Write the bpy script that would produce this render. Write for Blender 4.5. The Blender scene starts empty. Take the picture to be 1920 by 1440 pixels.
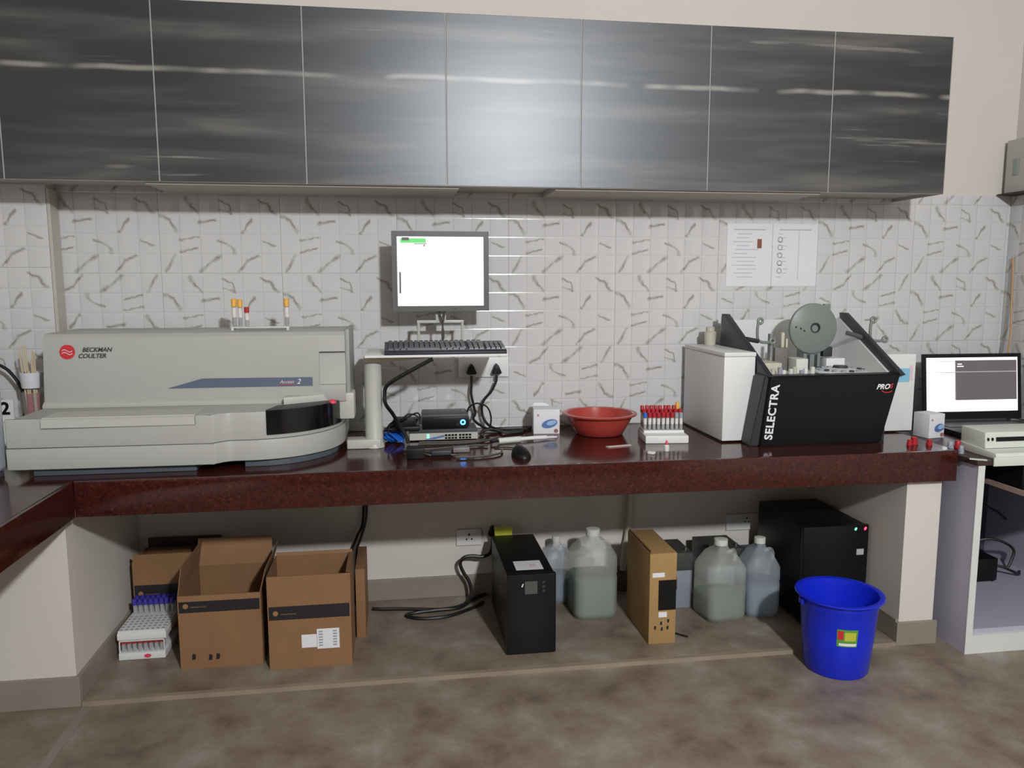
import bpy, bmesh, math, random
from mathutils import Vector, Matrix
random.seed(7)
S = bpy.context.scene
C = S.collection

# ------------------------------------------------------------------ camera
CAM_D, CAM_H, YAW, PITCH, ROLL, FPX = 3.2398, 1.3475, 0.1465, 0.1293, -0.0013, 1480.7
cy, sy, cp, sp = math.cos(YAW), math.sin(YAW), math.cos(PITCH), math.sin(PITCH)
fwd = Vector((sy*cp, cy*cp, -sp)); right = Vector((cy, -sy, 0)); up = right.cross(fwd)
cr, sr = math.cos(ROLL), math.sin(ROLL)
r2, u2 = right*cr + up*sr, up*cr - right*sr
cam = bpy.data.cameras.new('camera')
cam.sensor_fit = 'HORIZONTAL'; cam.sensor_width = 36.0; cam.lens = FPX/1920*36.0
cam.clip_start = 0.02
cam_o = bpy.data.objects.new('camera', cam); C.objects.link(cam_o)
M = Matrix((r2, u2, -fwd)).transposed().to_4x4(); M.translation = (0, -CAM_D, CAM_H)
cam_o.matrix_world = M
S.camera = cam_o

# ------------------------------------------------------------------ light
w = bpy.data.worlds.new('world'); S.world = w; w.use_nodes = True
w.node_tree.nodes['Background'].inputs[0].default_value = (0.75, 0.85, 1, 1)
w.node_tree.nodes['Background'].inputs[1].default_value = 0.15
lamp = bpy.data.lights.new('led_lamp', 'AREA'); lamp.shape = 'DISK'; lamp.size = 0.2; lamp.energy = 136
lamp.color = (0.99, 0.99, 1.0)
lamp_o = bpy.data.objects.new('led_lamp', lamp); lamp_o.location = (1.03, -4.6, 2.66)
lamp_o.rotation_euler = (Vector((.35, 0, .1))-Vector((1.03, -4.6, 2.66))).to_track_quat('-Z', 'Y').to_euler(); C.objects.link(lamp_o)
vs = S.view_settings
vs.view_transform = 'Standard'; vs.look = 'None'; vs.exposure = 0.0; vs.gamma = 1.0; vs.use_curve_mapping = False

# ------------------------------------------------------------------ materials
def srgb(r, g, b):
    f = lambda c: (c/255/12.92) if c/255 <= .04045 else ((c/255+.055)/1.055)**2.4
    return (f(r), f(g), f(b), 1)
class NT:
    def __init__(s, name):
        s.m = bpy.data.materials.new(name); s.m.use_nodes = True
        s.t = s.m.node_tree; s.b = s.t.nodes['Principled BSDF']
    def n(s, typ, **kw):
        x = s.t.nodes.new(typ)
        for k, v in kw.items(): setattr(x, k, v)
        return x
    def l(s, a, b): s.t.links.new(a, b)
def mat(name, col, rough=.5, var=.06, scale=30, metal=0, emit=0, spec=.5, bump=0, trans=0, alpha=1):
    N = NT(name); b = N.b
    b.inputs['Roughness'].default_value = rough; b.inputs['Metallic'].default_value = metal
    b.inputs['Specular IOR Level'].default_value = spec
    c = srgb(*col)
    if emit:
        b.inputs['Base Color'].default_value = (0, 0, 0, 1)
        b.inputs['Emission Color'].default_value = c; b.inputs['Emission Strength'].default_value = emit
        return N.m
    tc = N.n('ShaderNodeTexCoord'); no = N.n('ShaderNodeTexNoise')
    no.inputs['Scale'].default_value = scale; no.inputs['Detail'].default_value = 4
    N.l(tc.outputs['Object'], no.inputs['Vector'])
    mx = N.n('ShaderNodeMix', data_type='RGBA')
    mx.inputs[6].default_value = tuple(x*(1-var) for x in c[:3])+(1,)
    mx.inputs[7].default_value = tuple(min(1, x*(1+var)) for x in c[:3])+(1,)
    N.l(no.outputs['Fac'], mx.inputs[0]); N.l(mx.outputs[2], b.inputs['Base Color'])
    if bump:
        bp = N.n('ShaderNodeBump'); bp.inputs['Strength'].default_value = bump; bp.inputs['Distance'].default_value = .004
        N.l(no.outputs['Fac'], bp.inputs['Height']); N.l(bp.outputs[0], b.inputs['Normal'])
    if trans: b.inputs['Transmission Weight'].default_value = trans
    if alpha < 1: b.inputs['Alpha'].default_value = alpha
    return N.m

def ramp(N, stops):
    r = N.n('ShaderNodeValToRGB'); e = r.color_ramp.elements
    while len(e) < len(stops): e.new(.5)
    for i, (p, c) in enumerate(stops):
        e[i].position = p; e[i].color = c
    return r

# printed marble veins of the wall tile: strokes in cells (6 x 4 per tile), v down from the tile's top
CELL = .075
VEINS = [((1.4, .2), (1.6, .6), 1.2), ((1.6, .6), (1.95, .95), 1.0), ((3.0, .25), (3.45, .5), .6), ((3.45, .5), (3.6, .95), .6),
         ((3.0, .75), (3.6, .95), .6), ((4.9, .25), (5.4, .5), 1.0), ((5.4, .5), (5.75, .95), 1.1), ((1.95, 1.4), (2.8, 1.28), .9),
         ((4.1, 1.9), (4.55, 1.25), .8), ((0.0, 1.02), (.5, 1.3), 1.1), ((.5, 1.3), (.85, 1.85), 1.0), ((.95, 2.3), (1.85, 2.15), .6),
         ((1.0, 2.9), (1.8, 2.7), .8), ((2.9, 2.3), (3.5, 2.6), .8), ((3.5, 2.6), (3.7, 2.95), .9), ((5.1, 2.35), (5.7, 2.6), .5),
         ((.25, 3.9), (.7, 3.1), 1.0), ((1.9, 3.9), (2.95, 3.08), 1.15), ((3.85, 3.9), (4.3, 3.35), .9), ((4.3, 3.35), (4.85, 3.1), 1.0)]
def tile_material():
    N = NT('vein_tile_glaze'); t = N.t
    g = bpy.data.node_groups.new('vein_stroke', 'ShaderNodeTree')
    for nm, ty in (('P', 'NodeSocketVector'), ('A', 'NodeSocketVector'), ('D', 'NodeSocketVector'), ('InvLen', 'NodeSocketFloat'), ('W', 'NodeSocketFloat')):
        g.interface.new_socket(nm, in_out='INPUT', socket_type=ty)
    g.interface.new_socket('Mask', in_out='OUTPUT', socket_type='NodeSocketFloat')
    gi, go = g.nodes.new('NodeGroupInput'), g.nodes.new('NodeGroupOutput')
    def vm(op): x = g.nodes.new('ShaderNodeVectorMath'); x.operation = op; return x
    def mm(op, clamp=False): x = g.nodes.new('ShaderNodeMath'); x.operation = op; x.use_clamp = clamp; return x
    L = g.links.new
    s1 = vm('SUBTRACT'); L(gi.outputs['P'], s1.inputs[0]); L(gi.outputs['A'], s1.inputs[1])
    d1 = vm('DOT_PRODUCT'); L(s1.outputs[0], d1.inputs[0]); L(gi.outputs['D'], d1.inputs[1])
    h = mm('MULTIPLY', True); L(d1.outputs['Value'], h.inputs[0]); L(gi.outputs['InvLen'], h.inputs[1])
    sc = vm('SCALE'); L(gi.outputs['D'], sc.inputs[0]); L(h.outputs[0], sc.inputs['Scale'])
    ds = vm('DISTANCE'); L(s1.outputs[0], ds.inputs[0]); L(sc.outputs[0], ds.inputs[1])
    dv = mm('DIVIDE'); L(ds.outputs['Value'], dv.inputs[0]); L(gi.outputs['W'], dv.inputs[1])
    om = mm('SUBTRACT', True); om.inputs[0].default_value = 1; L(dv.outputs[0], om.inputs[1])
    L(om.outputs[0], go.inputs['Mask'])
    tc = N.n('ShaderNodeTexCoord'); no = N.n('ShaderNodeTexNoise'); no.inputs['Scale'].default_value = 45; no.inputs['Detail'].default_value = 3
    N.l(tc.outputs['Object'], no.inputs['Vector'])
    sub = N.n('ShaderNodeVectorMath', operation='SUBTRACT'); sub.inputs[1].default_value = (.5, .5, .5); N.l(no.outputs['Color'], sub.inputs[0])
    scl = N.n('ShaderNodeVectorMath', operation='SCALE'); scl.inputs['Scale'].default_value = .022; N.l(sub.outputs[0], scl.inputs[0])
    add = N.n('ShaderNodeVectorMath', operation='ADD'); N.l(tc.outputs['Object'], add.inputs[0]); N.l(scl.outputs[0], add.inputs[1])
    fl = N.n('ShaderNodeVectorMath', operation='MULTIPLY'); fl.inputs[1].default_value = (1, 0, 1); N.l(add.outputs[0], fl.inputs[0])
    acc = None
    for (a, b, wd) in VEINS:
        A = Vector((a[0]*CELL, 0, .3-a[1]*CELL)); B = Vector((b[0]*CELL, 0, .3-b[1]*CELL)); D = B-A
        x = N.n('ShaderNodeGroup'); x.node_tree = g
        N.l(fl.outputs[0], x.inputs['P']); x.inputs['A'].default_value = A; x.inputs['D'].default_value = D
        x.inputs['InvLen'].default_value = 1/D.length_squared; x.inputs['W'].default_value = .0092*wd
        if acc is None: acc = x.outputs[0]
        else:
            m = N.n('ShaderNodeMath', operation='MAXIMUM'); N.l(acc, m.inputs[0]); N.l(x.outputs[0], m.inputs[1]); acc = m.outputs[0]
    n2 = N.n('ShaderNodeTexNoise'); n2.inputs['Scale'].default_value = 28; N.l(tc.outputs['Object'], n2.inputs['Vector'])
    mr = N.n('ShaderNodeMapRange'); mr.inputs[1].default_value = .3; mr.inputs[2].default_value = .65; mr.inputs[3].default_value = .35; mr.inputs[4].default_value = 1.05
    N.l(n2.outputs['Fac'], mr.inputs[0])
    mu = N.n('ShaderNodeMath', operation='MULTIPLY', use_clamp=True); N.l(acc, mu.inputs[0]); N.l(mr.outputs[0], mu.inputs[1])
    rp = ramp(N, [(0, srgb(205, 205, 206)), (.3, srgb(188, 188, 186)), (1, srgb(142, 139, 131))])
    N.l(mu.outputs[0], rp.inputs[0]); N.l(rp.outputs[0], N.b.inputs['Base Color'])
    N.b.inputs['Roughness'].default_value = .10
    return N.m

def laminate_material():
    N = NT('charcoal_wood_laminate')
    tc = N.n('ShaderNodeTexCoord'); mp = N.n('ShaderNodeMapping'); mp.inputs['Scale'].default_value = (.8, 1, 9)
    N.l(tc.outputs['Object'], mp.inputs[0])
    n1 = N.n('ShaderNodeTexNoise'); n1.inputs['Scale'].default_value = 1.6; n1.inputs['Detail'].default_value = 3; n1.inputs['Roughness'].default_value = .5
    n1.inputs['Distortion'].default_value = .3; N.l(mp.outputs[0], n1.inputs['Vector'])
    r1 = ramp(N, [(.30, srgb(12, 13, 17)), (.45, srgb(30, 31, 34)), (.57, srgb(56, 55, 55)), (.70, srgb(86, 83, 79))])
    N.l(n1.outputs['Fac'], r1.inputs[0])
    mp2 = N.n('ShaderNodeMapping'); mp2.inputs['Scale'].default_value = (.55, 1, 11); mp2.inputs['Location'].default_value = (3.3, 0, 7.9)
    N.l(tc.outputs['Object'], mp2.inputs[0])
    n2 = N.n('ShaderNodeTexNoise'); n2.inputs['Scale'].default_value = 2.2; n2.inputs['Detail'].default_value = 5; N.l(mp2.outputs[0], n2.inputs['Vector'])
    r2_ = ramp(N, [(.66, (0, 0, 0, 1)), (.74, (1, 1, 1, 1))]); N.l(n2.outputs['Fac'], r2_.inputs[0])
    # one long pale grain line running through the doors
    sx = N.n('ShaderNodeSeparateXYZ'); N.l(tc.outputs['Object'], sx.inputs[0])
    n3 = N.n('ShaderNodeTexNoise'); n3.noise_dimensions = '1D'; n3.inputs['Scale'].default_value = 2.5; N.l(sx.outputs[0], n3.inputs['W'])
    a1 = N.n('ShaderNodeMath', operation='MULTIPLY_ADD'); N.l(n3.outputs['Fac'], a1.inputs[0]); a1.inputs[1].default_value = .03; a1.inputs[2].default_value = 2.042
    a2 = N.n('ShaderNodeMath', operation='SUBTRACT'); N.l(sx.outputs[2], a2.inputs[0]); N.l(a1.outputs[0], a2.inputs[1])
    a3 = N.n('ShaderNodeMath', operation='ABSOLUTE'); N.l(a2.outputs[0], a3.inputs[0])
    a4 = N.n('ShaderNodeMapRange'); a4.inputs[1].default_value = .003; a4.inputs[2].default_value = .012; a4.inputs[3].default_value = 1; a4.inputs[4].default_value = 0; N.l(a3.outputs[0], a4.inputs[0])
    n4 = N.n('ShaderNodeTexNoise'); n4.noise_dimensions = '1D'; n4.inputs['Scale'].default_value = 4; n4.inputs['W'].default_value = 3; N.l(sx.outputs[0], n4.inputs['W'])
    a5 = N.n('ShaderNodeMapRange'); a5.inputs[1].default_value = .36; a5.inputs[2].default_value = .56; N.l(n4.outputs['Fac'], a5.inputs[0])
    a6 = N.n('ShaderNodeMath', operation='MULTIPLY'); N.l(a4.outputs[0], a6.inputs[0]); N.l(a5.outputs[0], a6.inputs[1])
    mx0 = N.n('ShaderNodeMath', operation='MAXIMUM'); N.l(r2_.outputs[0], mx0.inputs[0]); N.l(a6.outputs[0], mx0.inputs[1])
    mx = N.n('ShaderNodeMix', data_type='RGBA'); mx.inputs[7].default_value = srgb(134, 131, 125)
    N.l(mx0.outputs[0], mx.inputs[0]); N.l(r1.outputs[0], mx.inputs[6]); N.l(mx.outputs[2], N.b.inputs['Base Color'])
    N.b.inputs['Roughness'].default_value = .385; N.b.inputs['Specular IOR Level'].default_value = 1.0
    N.b.inputs['Specular Tint'].default_value = (.9, .95, 1, 1)
    return N.m

def floor_material():
    N = NT('mottled_stone_floor'); tc = N.n('ShaderNodeTexCoord')
    n1 = N.n('ShaderNodeTexNoise'); n1.inputs['Scale'].default_value = 5.5; n1.inputs['Detail'].default_value = 8; n1.inputs['Roughness'].default_value = .6; n1.inputs['Distortion'].default_value = .15
    N.l(tc.outputs['Object'], n1.inputs['Vector'])
    r1 = ramp(N, [(.3, srgb(108, 94, 83)), (.44, srgb(134, 120, 106)), (.56, srgb(145, 135, 121)), (.70, srgb(160, 156, 146))])
    N.l(n1.outputs['Fac'], r1.inputs[0])
    n2 = N.n('ShaderNodeTexNoise'); n2.inputs['Scale'].default_value = 55; n2.inputs['Detail'].default_value = 5; N.l(tc.outputs['Object'], n2.inputs['Vector'])
    mx = N.n('ShaderNodeMix', data_type='RGBA', blend_type='MULTIPLY'); mx.inputs[0].default_value = .25
    N.l(r1.outputs[0], mx.inputs[6]); N.l(n2.outputs['Fac'], mx.inputs[7])
    N.l(mx.outputs[2], N.b.inputs['Base Color'])
    rr = N.n('ShaderNodeMapRange'); rr.inputs[3].default_value = .32; rr.inputs[4].default_value = .55; N.l(n1.outputs['Fac'], rr.inputs[0]); N.l(rr.outputs[0], N.b.inputs['Roughness'])
    return N.m

def granite_material():
    N = NT('red_brown_granite'); tc = N.n('ShaderNodeTexCoord')
    v = N.n('ShaderNodeTexVoronoi'); v.inputs['Scale'].default_value = 130; N.l(tc.outputs['Object'], v.inputs['Vector'])
    n = N.n('ShaderNodeTexNoise'); n.inputs['Scale'].default_value = 60; n.inputs['Detail'].default_value = 6; N.l(tc.outputs['Object'], n.inputs['Vector'])
    mx = N.n('ShaderNodeMix', data_type='RGBA'); mx.inputs[0].default_value = .5
    N.l(v.outputs['Color'], mx.inputs[6]); N.l(n.outputs['Color'], mx.inputs[7])
    bw = N.n('ShaderNodeRGBToBW'); N.l(mx.outputs[2], bw.inputs[0])
    r = ramp(N, [(.25, srgb(42, 18, 16)), (.5, srgb(60, 24, 20)), (.66, srgb(68, 28, 23)), (.85, srgb(90, 50, 44))])
    N.l(bw.outputs[0], r.inputs[0]); N.l(r.outputs[0], N.b.inputs['Base Color'])
    N.b.inputs['Roughness'].default_value = .13
    return N.m

def cardboard(name, col):
    N = NT(name); tc = N.n('ShaderNodeTexCoord'); n = N.n('ShaderNodeTexNoise'); n.inputs['Scale'].default_value = 9; n.inputs['Detail'].default_value = 5
    N.l(tc.outputs['Object'], n.inputs['Vector'])
    wv = N.n('ShaderNodeTexWave'); wv.inputs['Scale'].default_value = 60; wv.inputs['Distortion'].default_value = .4; N.l(tc.outputs['Object'], wv.inputs['Vector'])
    c = srgb(*col)
    mx = N.n('ShaderNodeMix', data_type='RGBA'); mx.inputs[6].default_value = tuple(x*.82 for x in c[:3])+(1,); mx.inputs[7].default_value = tuple(min(1, x*1.12) for x in c[:3])+(1,)
    N.l(n.outputs['Fac'], mx.inputs[0]); N.l(mx.outputs[2], N.b.inputs['Base Color'])
    bp = N.n('ShaderNodeBump'); bp.inputs['Strength'].default_value = .08; bp.inputs['Distance'].default_value = .001; N.l(wv.outputs['Fac'], bp.inputs['Height']); N.l(bp.outputs[0], N.b.inputs['Normal'])
    N.b.inputs['Roughness'].default_value = .8
    return N.m

def milky(name, col, mixf, rough=.35):
    N = NT(name); t = N.t; c = srgb(*col)
    N.b.inputs['Base Color'].default_value = c; N.b.inputs['Roughness'].default_value = rough
    tl = N.n('ShaderNodeBsdfTranslucent'); tl.inputs[0].default_value = c
    tr = N.n('ShaderNodeBsdfTransparent')
    m1 = N.n('ShaderNodeMixShader'); m1.inputs[0].default_value = .4; N.l(N.b.outputs[0], m1.inputs[1]); N.l(tl.outputs[0], m1.inputs[2])
    m2 = N.n('ShaderNodeMixShader'); m2.inputs[0].default_value = mixf; N.l(m1.outputs[0], m2.inputs[1]); N.l(tr.outputs[0], m2.inputs[2])
    N.l(m2.outputs[0], t.nodes['Material Output'].inputs[0])
    return N.m

m_tile = tile_material(); m_lam = laminate_material(); m_floor = floor_material(); m_gran = granite_material()
m_wall = mat('cream_plaster', (209, 204, 197), .75, .03, 3, bump=.05)
m_ceil = mat('white_ceiling_paint', (225, 222, 214), .8, .02)
m_grout = mat('tile_grout', (176, 174, 168), .7)
m_skirt = mat('skirting_stone', (140, 132, 121), .4, .14, 8)
m_carc = mat('cabinet_carcass', (176, 168, 160), .6)
m_band = mat('pale_edge_band', (178, 178, 176), .5)
m_anz = mat('analyzer_grey_plastic', (172, 173, 168), .42, .02)
m_anz2 = mat('analyzer_light_plastic', (184, 185, 178), .4, .02)
m_slate = mat('slate_plastic', (82, 90, 98), .5)
m_stripe = mat('blue_grey_decal', (86, 98, 118), .4)
m_ink = mat('dark_ink', (52, 54, 56), .6)
m_red = mat('logo_red', (196, 44, 52), .5)
m_white = mat('white_plastic', (220, 222, 222), .4, .02)
m_wprint = mat('white_print', (225, 228, 230), .5, .02)
m_paper = mat('paper', (222, 222, 228), .7, .02)
m_black = mat('black_plastic', (13, 13, 14), .45, spec=.3)
m_blk2 = mat('gloss_black_panel', (11, 13, 18), .35, spec=.35)
m_blk3 = mat('dark_grey_plastic', (46, 50, 54), .45)
m_navy = mat('slate_black_plate', (40, 45, 52), .4)
m_dgrey = mat('monitor_bezel', (78, 80, 80), .45)
m_mgrey = mat('mid_grey_plastic', (120, 128, 124), .4)
m_key = mat('keyboard_black', (44, 48, 58), .4)
m_cable = mat('black_cable', (22, 22, 22), .45)
m_gcable = mat('grey_cable', (70, 68, 66), .5)
m_bluecab = mat('blue_cable', (26, 92, 190), .4)
m_smoke = mat('smoked_window', (14, 14, 16), .12)
m_metal = mat('steel', (170, 172, 174), .3, .04, metal=.9)
m_pink = mat('pink_sticker', (214, 70, 92), .5)
m_cap_y = mat('yellow_cap', (222, 168, 62), .45); m_cap_r = mat('red_cap', (170, 34, 44), .45); m_cap_p = mat('purple_cap', (62, 52, 158), .45)
m_cap_b = mat('blue_cap', (48, 110, 196), .45); m_cap_g = mat('grey_cap', (150, 156, 166), .45)
m_tubeg = milky('tube_plastic', (214, 214, 216), .35); m_blood = mat('dark_blood', (44, 16, 16), .3)
m_label = mat('tube_label', (216, 212, 210), .7)
m_bowl = mat('red_bowl_plastic', (168, 64, 56), .24)
m_card = cardboard('brown_cardboard', (136, 101, 69)); m_card2 = cardboard('tan_cardboard', (162, 131, 84)); m_card_in = cardboard('cardboard_inside', (152, 116, 84))
m_tape = mat('dark_box_print', (34, 30, 34), .5)
m_blue = mat('bucket_blue', (20, 42, 205), .3, .03)
m_jug = milky('milky_jug', (240, 246, 240), .66); m_jugb = milky('bluish_jug', (226, 236, 246), .66)
m_liq = mat('pale_green_liquid', (88, 104, 90), .25); m_liqb = mat('pale_blue_liquid', (84, 102, 118), .25)
m_batt = mat('battery_grey', (134, 142, 152), .5); m_batt_top = mat('battery_dark_top', (64, 68, 64), .5)
m_desk = mat('desk_lavender_laminate', (176, 174, 190), .45, .02); m_deskw = mat('desk_white_edge', (210, 214, 212), .5)
m_deskd = mat('desk_dark_board', (52, 42, 42), .4)
m_rackw = mat('offwhite_rack_plastic', (206, 212, 202), .45, .02)
m_beige = mat('beige_plastic', (190, 186, 170), .5)
m_brown = mat('dark_brown_board_and_shadow', (52, 28, 26), .5)
m_oval = mat('blue_oval_print', (84, 116, 176), .5); m_oval2 = mat('pale_blue_print', (150, 186, 220), .5)
m_sticker_b = mat('light_blue_sticker', (132, 192, 220), .5); m_sticker_pk = mat('pale_pink_print', (216, 196, 204), .6)
m_green = mat('green_sticker', (88, 150, 60), .5); m_ygreen = mat('yellow_green_tag', (186, 190, 60), .6)
m_tan_cable = mat('tan_cable', (176, 140, 98), .5)
m_scr = mat('screen_white', (255, 255, 255), emit=1.6); m_scr_g = mat('screen_green', (110, 225, 120), emit=1.0)
m_scr_grey = mat('screen_grey', (112, 104, 110), emit=.8); m_scr_line = mat('screen_line', (190, 184, 190), emit=.8); m_scr_dk = mat('screen_dark', (120, 110, 108), emit=.6)
m_led_b = mat('led_blue', (70, 150, 255), emit=6); m_led_g = mat('led_green', (90, 255, 150), emit=5); m_led_r = mat('led_red', (255, 50, 80), emit=5); m_led_o = mat('led_orange', (255, 150, 70), emit=6)

# ------------------------------------------------------------------ geometry helpers
def box(bm, x0, x1, y0, y1, z0, z1, bev=0, seg=2):
    vs_ = [bm.verts.new((x, y, z)) for x in (x0, x1) for y in (y0, y1) for z in (z0, z1)]
    f = [bm.faces.new([vs_[i] for i in q]) for q in ((0, 1, 3, 2), (4, 6, 7, 5), (0, 4, 5, 1), (2, 3, 7, 6), (0, 2, 6, 4), (1, 5, 7, 3))]
    if bev:
        es = list({e for q in f for e in q.edges})
        bmesh.ops.bevel(bm, geom=es, offset=bev, segments=seg, affect='EDGES', profile=.6)
    return bm
def BX(*a, **k): return box(bmesh.new(), *a, **k)
def prism(bm, pts, axis, a, b, bev=0):
    """extrude a 2-D polygon along axis 'x' (pts=(y,z)), 'y' (pts=(x,z)) or 'z' (pts=(x,y))"""
    mk = {'x': lambda p, t: (t, p[0], p[1]), 'y': lambda p, t: (p[0], t, p[1]), 'z': lambda p, t: (p[0], p[1], t)}[axis]
    va = [bm.verts.new(mk(p, a)) for p in pts]; vb = [bm.verts.new(mk(p, b)) for p in pts]
    n = len(pts); fs = [bm.faces.new(va), bm.faces.new(vb[::-1])]
    for i in range(n): fs.append(bm.faces.new((va[i], vb[i], vb[(i+1) % n], va[(i+1) % n])))
    bmesh.ops.recalc_face_normals(bm, faces=fs)
    if bev:
        bmesh.ops.bevel(bm, geom=list({e for q in fs for e in q.edges}), offset=bev, segments=2, affect='EDGES', profile=.6)
    return bm
def PR(pts, axis, a, b, bev=0): return prism(bmesh.new(), pts, axis, a, b, bev)
def lathe(bm, prof, c=(0, 0, 0), n=32, axis='z'):
    rings = []
    for r, h in prof:
        if r < 1e-6: rings.append([bm.verts.new((0, 0, h))])
        else: rings.append([bm.verts.new((r*math.cos(2*math.pi*i/n), r*math.sin(2*math.pi*i/n), h)) for i in range(n)])
    new = [v for q in rings for v in q]; fs = []
    for a, b in zip(rings, rings[1:]):
        for i in range(n):
            j = (i+1) % n
            if len(a) == 1: fs.append(bm.faces.new((a[0], b[i], b[j])))
            elif len(b) == 1: fs.append(bm.faces.new((a[i], a[j], b[0])))
            else: fs.append(bm.faces.new((a[i], a[j], b[j], b[i])))
    bmesh.ops.recalc_face_normals(bm, faces=fs)
    R_ = {'z': Matrix.Identity(4), 'y': Matrix.Rotation(math.pi/2, 4, 'X'), 'x': Matrix.Rotation(math.pi/2, 4, 'Y')}[axis]
    bmesh.ops.transform(bm, matrix=Matrix.Translation(c) @ R_, verts=new)
    return bm
def LT(prof, c=(0, 0, 0), n=32, axis='z'): return lathe(bmesh.new(), prof, c, n, axis)
def CYL(r, h, c, n=24, axis='z', bev=0):
    if bev: return LT([(0, 0), (r-bev, 0), (r, bev), (r, h-bev), (r-bev, h), (0, h)], c, n, axis)
    return LT([(0, 0), (r, 0), (r, h), (0, h)], c, n, axis)
def smooth_path(pts, k=6):
    P = [Vector(p) for p in pts]
    if len(P) < 3: return P
    out = []
    for i in range(len(P)-1):
        p0, p1, p2, p3 = P[max(i-1, 0)], P[i], P[i+1], P[min(i+2, len(P)-1)]
        for s in range(k):
            t = s/k
            out.append(.5*((2*p1)+(p2-p0)*t+(2*p0-5*p1+4*p2-p3)*t*t+(3*p1-p0-3*p2+p3)*t**3))
    out.append(P[-1]); return out
def tube(bm, pts, r, n=8, k=6, closed=False):
    P = smooth_path(pts, k); rings = []; prev = None
    for i, p in enumerate(P):
        t = (P[min(i+1, len(P)-1)]-P[max(i-1, 0)]).normalized()
        if prev is None:
            a = Vector((0, 0, 1)) if abs(t.z) < .9 else Vector((1, 0, 0)); u = t.cross(a).normalized()
        else: u = (prev - t*prev.dot(t)).normalized()
        prev = u; v = t.cross(u)
        rings.append([bm.verts.new(p+(u*math.cos(2*math.pi*j/n)+v*math.sin(2*math.pi*j/n))*r) for j in range(n)])
    fs = []
    for a, b in zip(rings, rings[1:]):
        for j in range(n): fs.append(bm.faces.new((a[j], a[(j+1) % n], b[(j+1) % n], b[j])))
    fs.append(bm.faces.new(rings[0])); fs.append(bm.faces.new(rings[-1][::-1]))
    bmesh.ops.recalc_face_normals(bm, faces=fs)
    return bm
def TB(pts, r, n=8, k=6): return tube(bmesh.new(), pts, r, n, k)
def ellipse(cx, cz, a, b, n=28, rot=0):
    return [(cx+a*math.cos(t)*math.cos(rot)-b*math.sin(t)*math.sin(rot), cz+a*math.cos(t)*math.sin(rot)+b*math.sin(t)*math.cos(rot)) for t in [2*math.pi*i/n for i in range(n)]]

def finish(bm, name, m, smooth=True):
    me = bpy.data.meshes.new(name); bm.to_mesh(me); bm.free()
    if m: me.materials.append(m)
    if smooth and len(me.polygons):
        me.polygons.foreach_set('use_smooth', [True]*len(me.polygons)); me.set_sharp_from_angle(angle=math.radians(38))
    return me
def tag(o, label=None, cat=None, group=None, kind=None):
    if label: o['label'] = label
    if cat: o['category'] = cat
    if group: o['group'] = group
    if kind: o['kind'] = kind
    return o
def thing(name, label, cat, loc=(0, 0, 0), rz=0, group=None):
    o = bpy.data.objects.new(name, None); C.objects.link(o); o.empty_display_size = .05
    o.location = loc; o.rotation_euler = (0, 0, rz)
    return tag(o, label, cat, group)
def part(name, bm, m, parent, label=None, smooth=True):
    """mesh part given in the parent's local frame"""
    o = bpy.data.objects.new(name, finish(bm, name, m, smooth)); C.objects.link(o); o.parent = parent
    if label: o['label'] = label
    return o
def root_of(o):
    while o.parent: o = o.parent
    return o
def wpart(name, bm, m, parent, label=None, smooth=True):
    """mesh part given in world coordinates (root has no rotation)"""
    bmesh.ops.translate(bm, vec=-root_of(parent).location, verts=bm.verts)
    return part(name, bm, m, parent, label, smooth)
def solo(name, bm, m, label, cat, group=None, org=None, smooth=True):
    """thing that is one mesh, given in world coordinates"""
    if org is None:
        xs = [v.co for v in bm.verts]; org = Vector(((min(v.x for v in xs)+max(v.x for v in xs))/2, (min(v.y for v in xs)+max(v.y for v in xs))/2, min(v.z for v in xs)))
    org = Vector(org); bmesh.ops.translate(bm, vec=-org, verts=bm.verts)
    o = bpy.data.objects.new(name, finish(bm, name, m, smooth)); C.objects.link(o); o.location = org
    return tag(o, label, cat, group)
def struct(name, bm, m, label=None, smooth=False):
    o = bpy.data.objects.new(name, finish(bm, name, m, smooth)); C.objects.link(o)
    return tag(o, label, None, None, 'structure')
def text_bm(s, size, extrude=.0006, shear=0, spacing=1.0, align='CENTER', bold=0):
    cu = bpy.data.curves.new('lettering', 'FONT'); cu.body = s; cu.size = size; cu.extrude = extrude; cu.shear = shear
    cu.space_character = spacing; cu.align_x = align; cu.align_y = 'CENTER'; cu.resolution_u = 3; cu.offset = bold
    o = bpy.data.objects.new('lettering', cu); C.objects.link(o)
    dg = bpy.context.evaluated_depsgraph_get(); me = bpy.data.meshes.new_from_object(o.evaluated_get(dg))
    bm = bmesh.new(); bm.from_mesh(me); bpy.data.meshes.remove(me); bpy.data.objects.remove(o); bpy.data.curves.remove(cu)
    return bm
def text_on(bm, loc, tilt=0, spin=0, yaw=0):
    """stand lettering up facing -Y; tilt = lean back, spin = turn in its own plane, yaw about Z"""
    Mx = Matrix.Translation(loc) @ Matrix.Rotation(yaw, 4, 'Z') @ Matrix.Rotation(math.pi/2-tilt, 4, 'X') @ Matrix.Rotation(spin, 4, 'Z')
    bmesh.ops.transform(bm, matrix=Mx, verts=bm.verts); return bm
def copy_tree(o, parent=None):
    c = o.copy(); C.objects.link(c); c.parent = parent
    for ch in list(o.children): copy_tree(ch, c)
    return c

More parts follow.
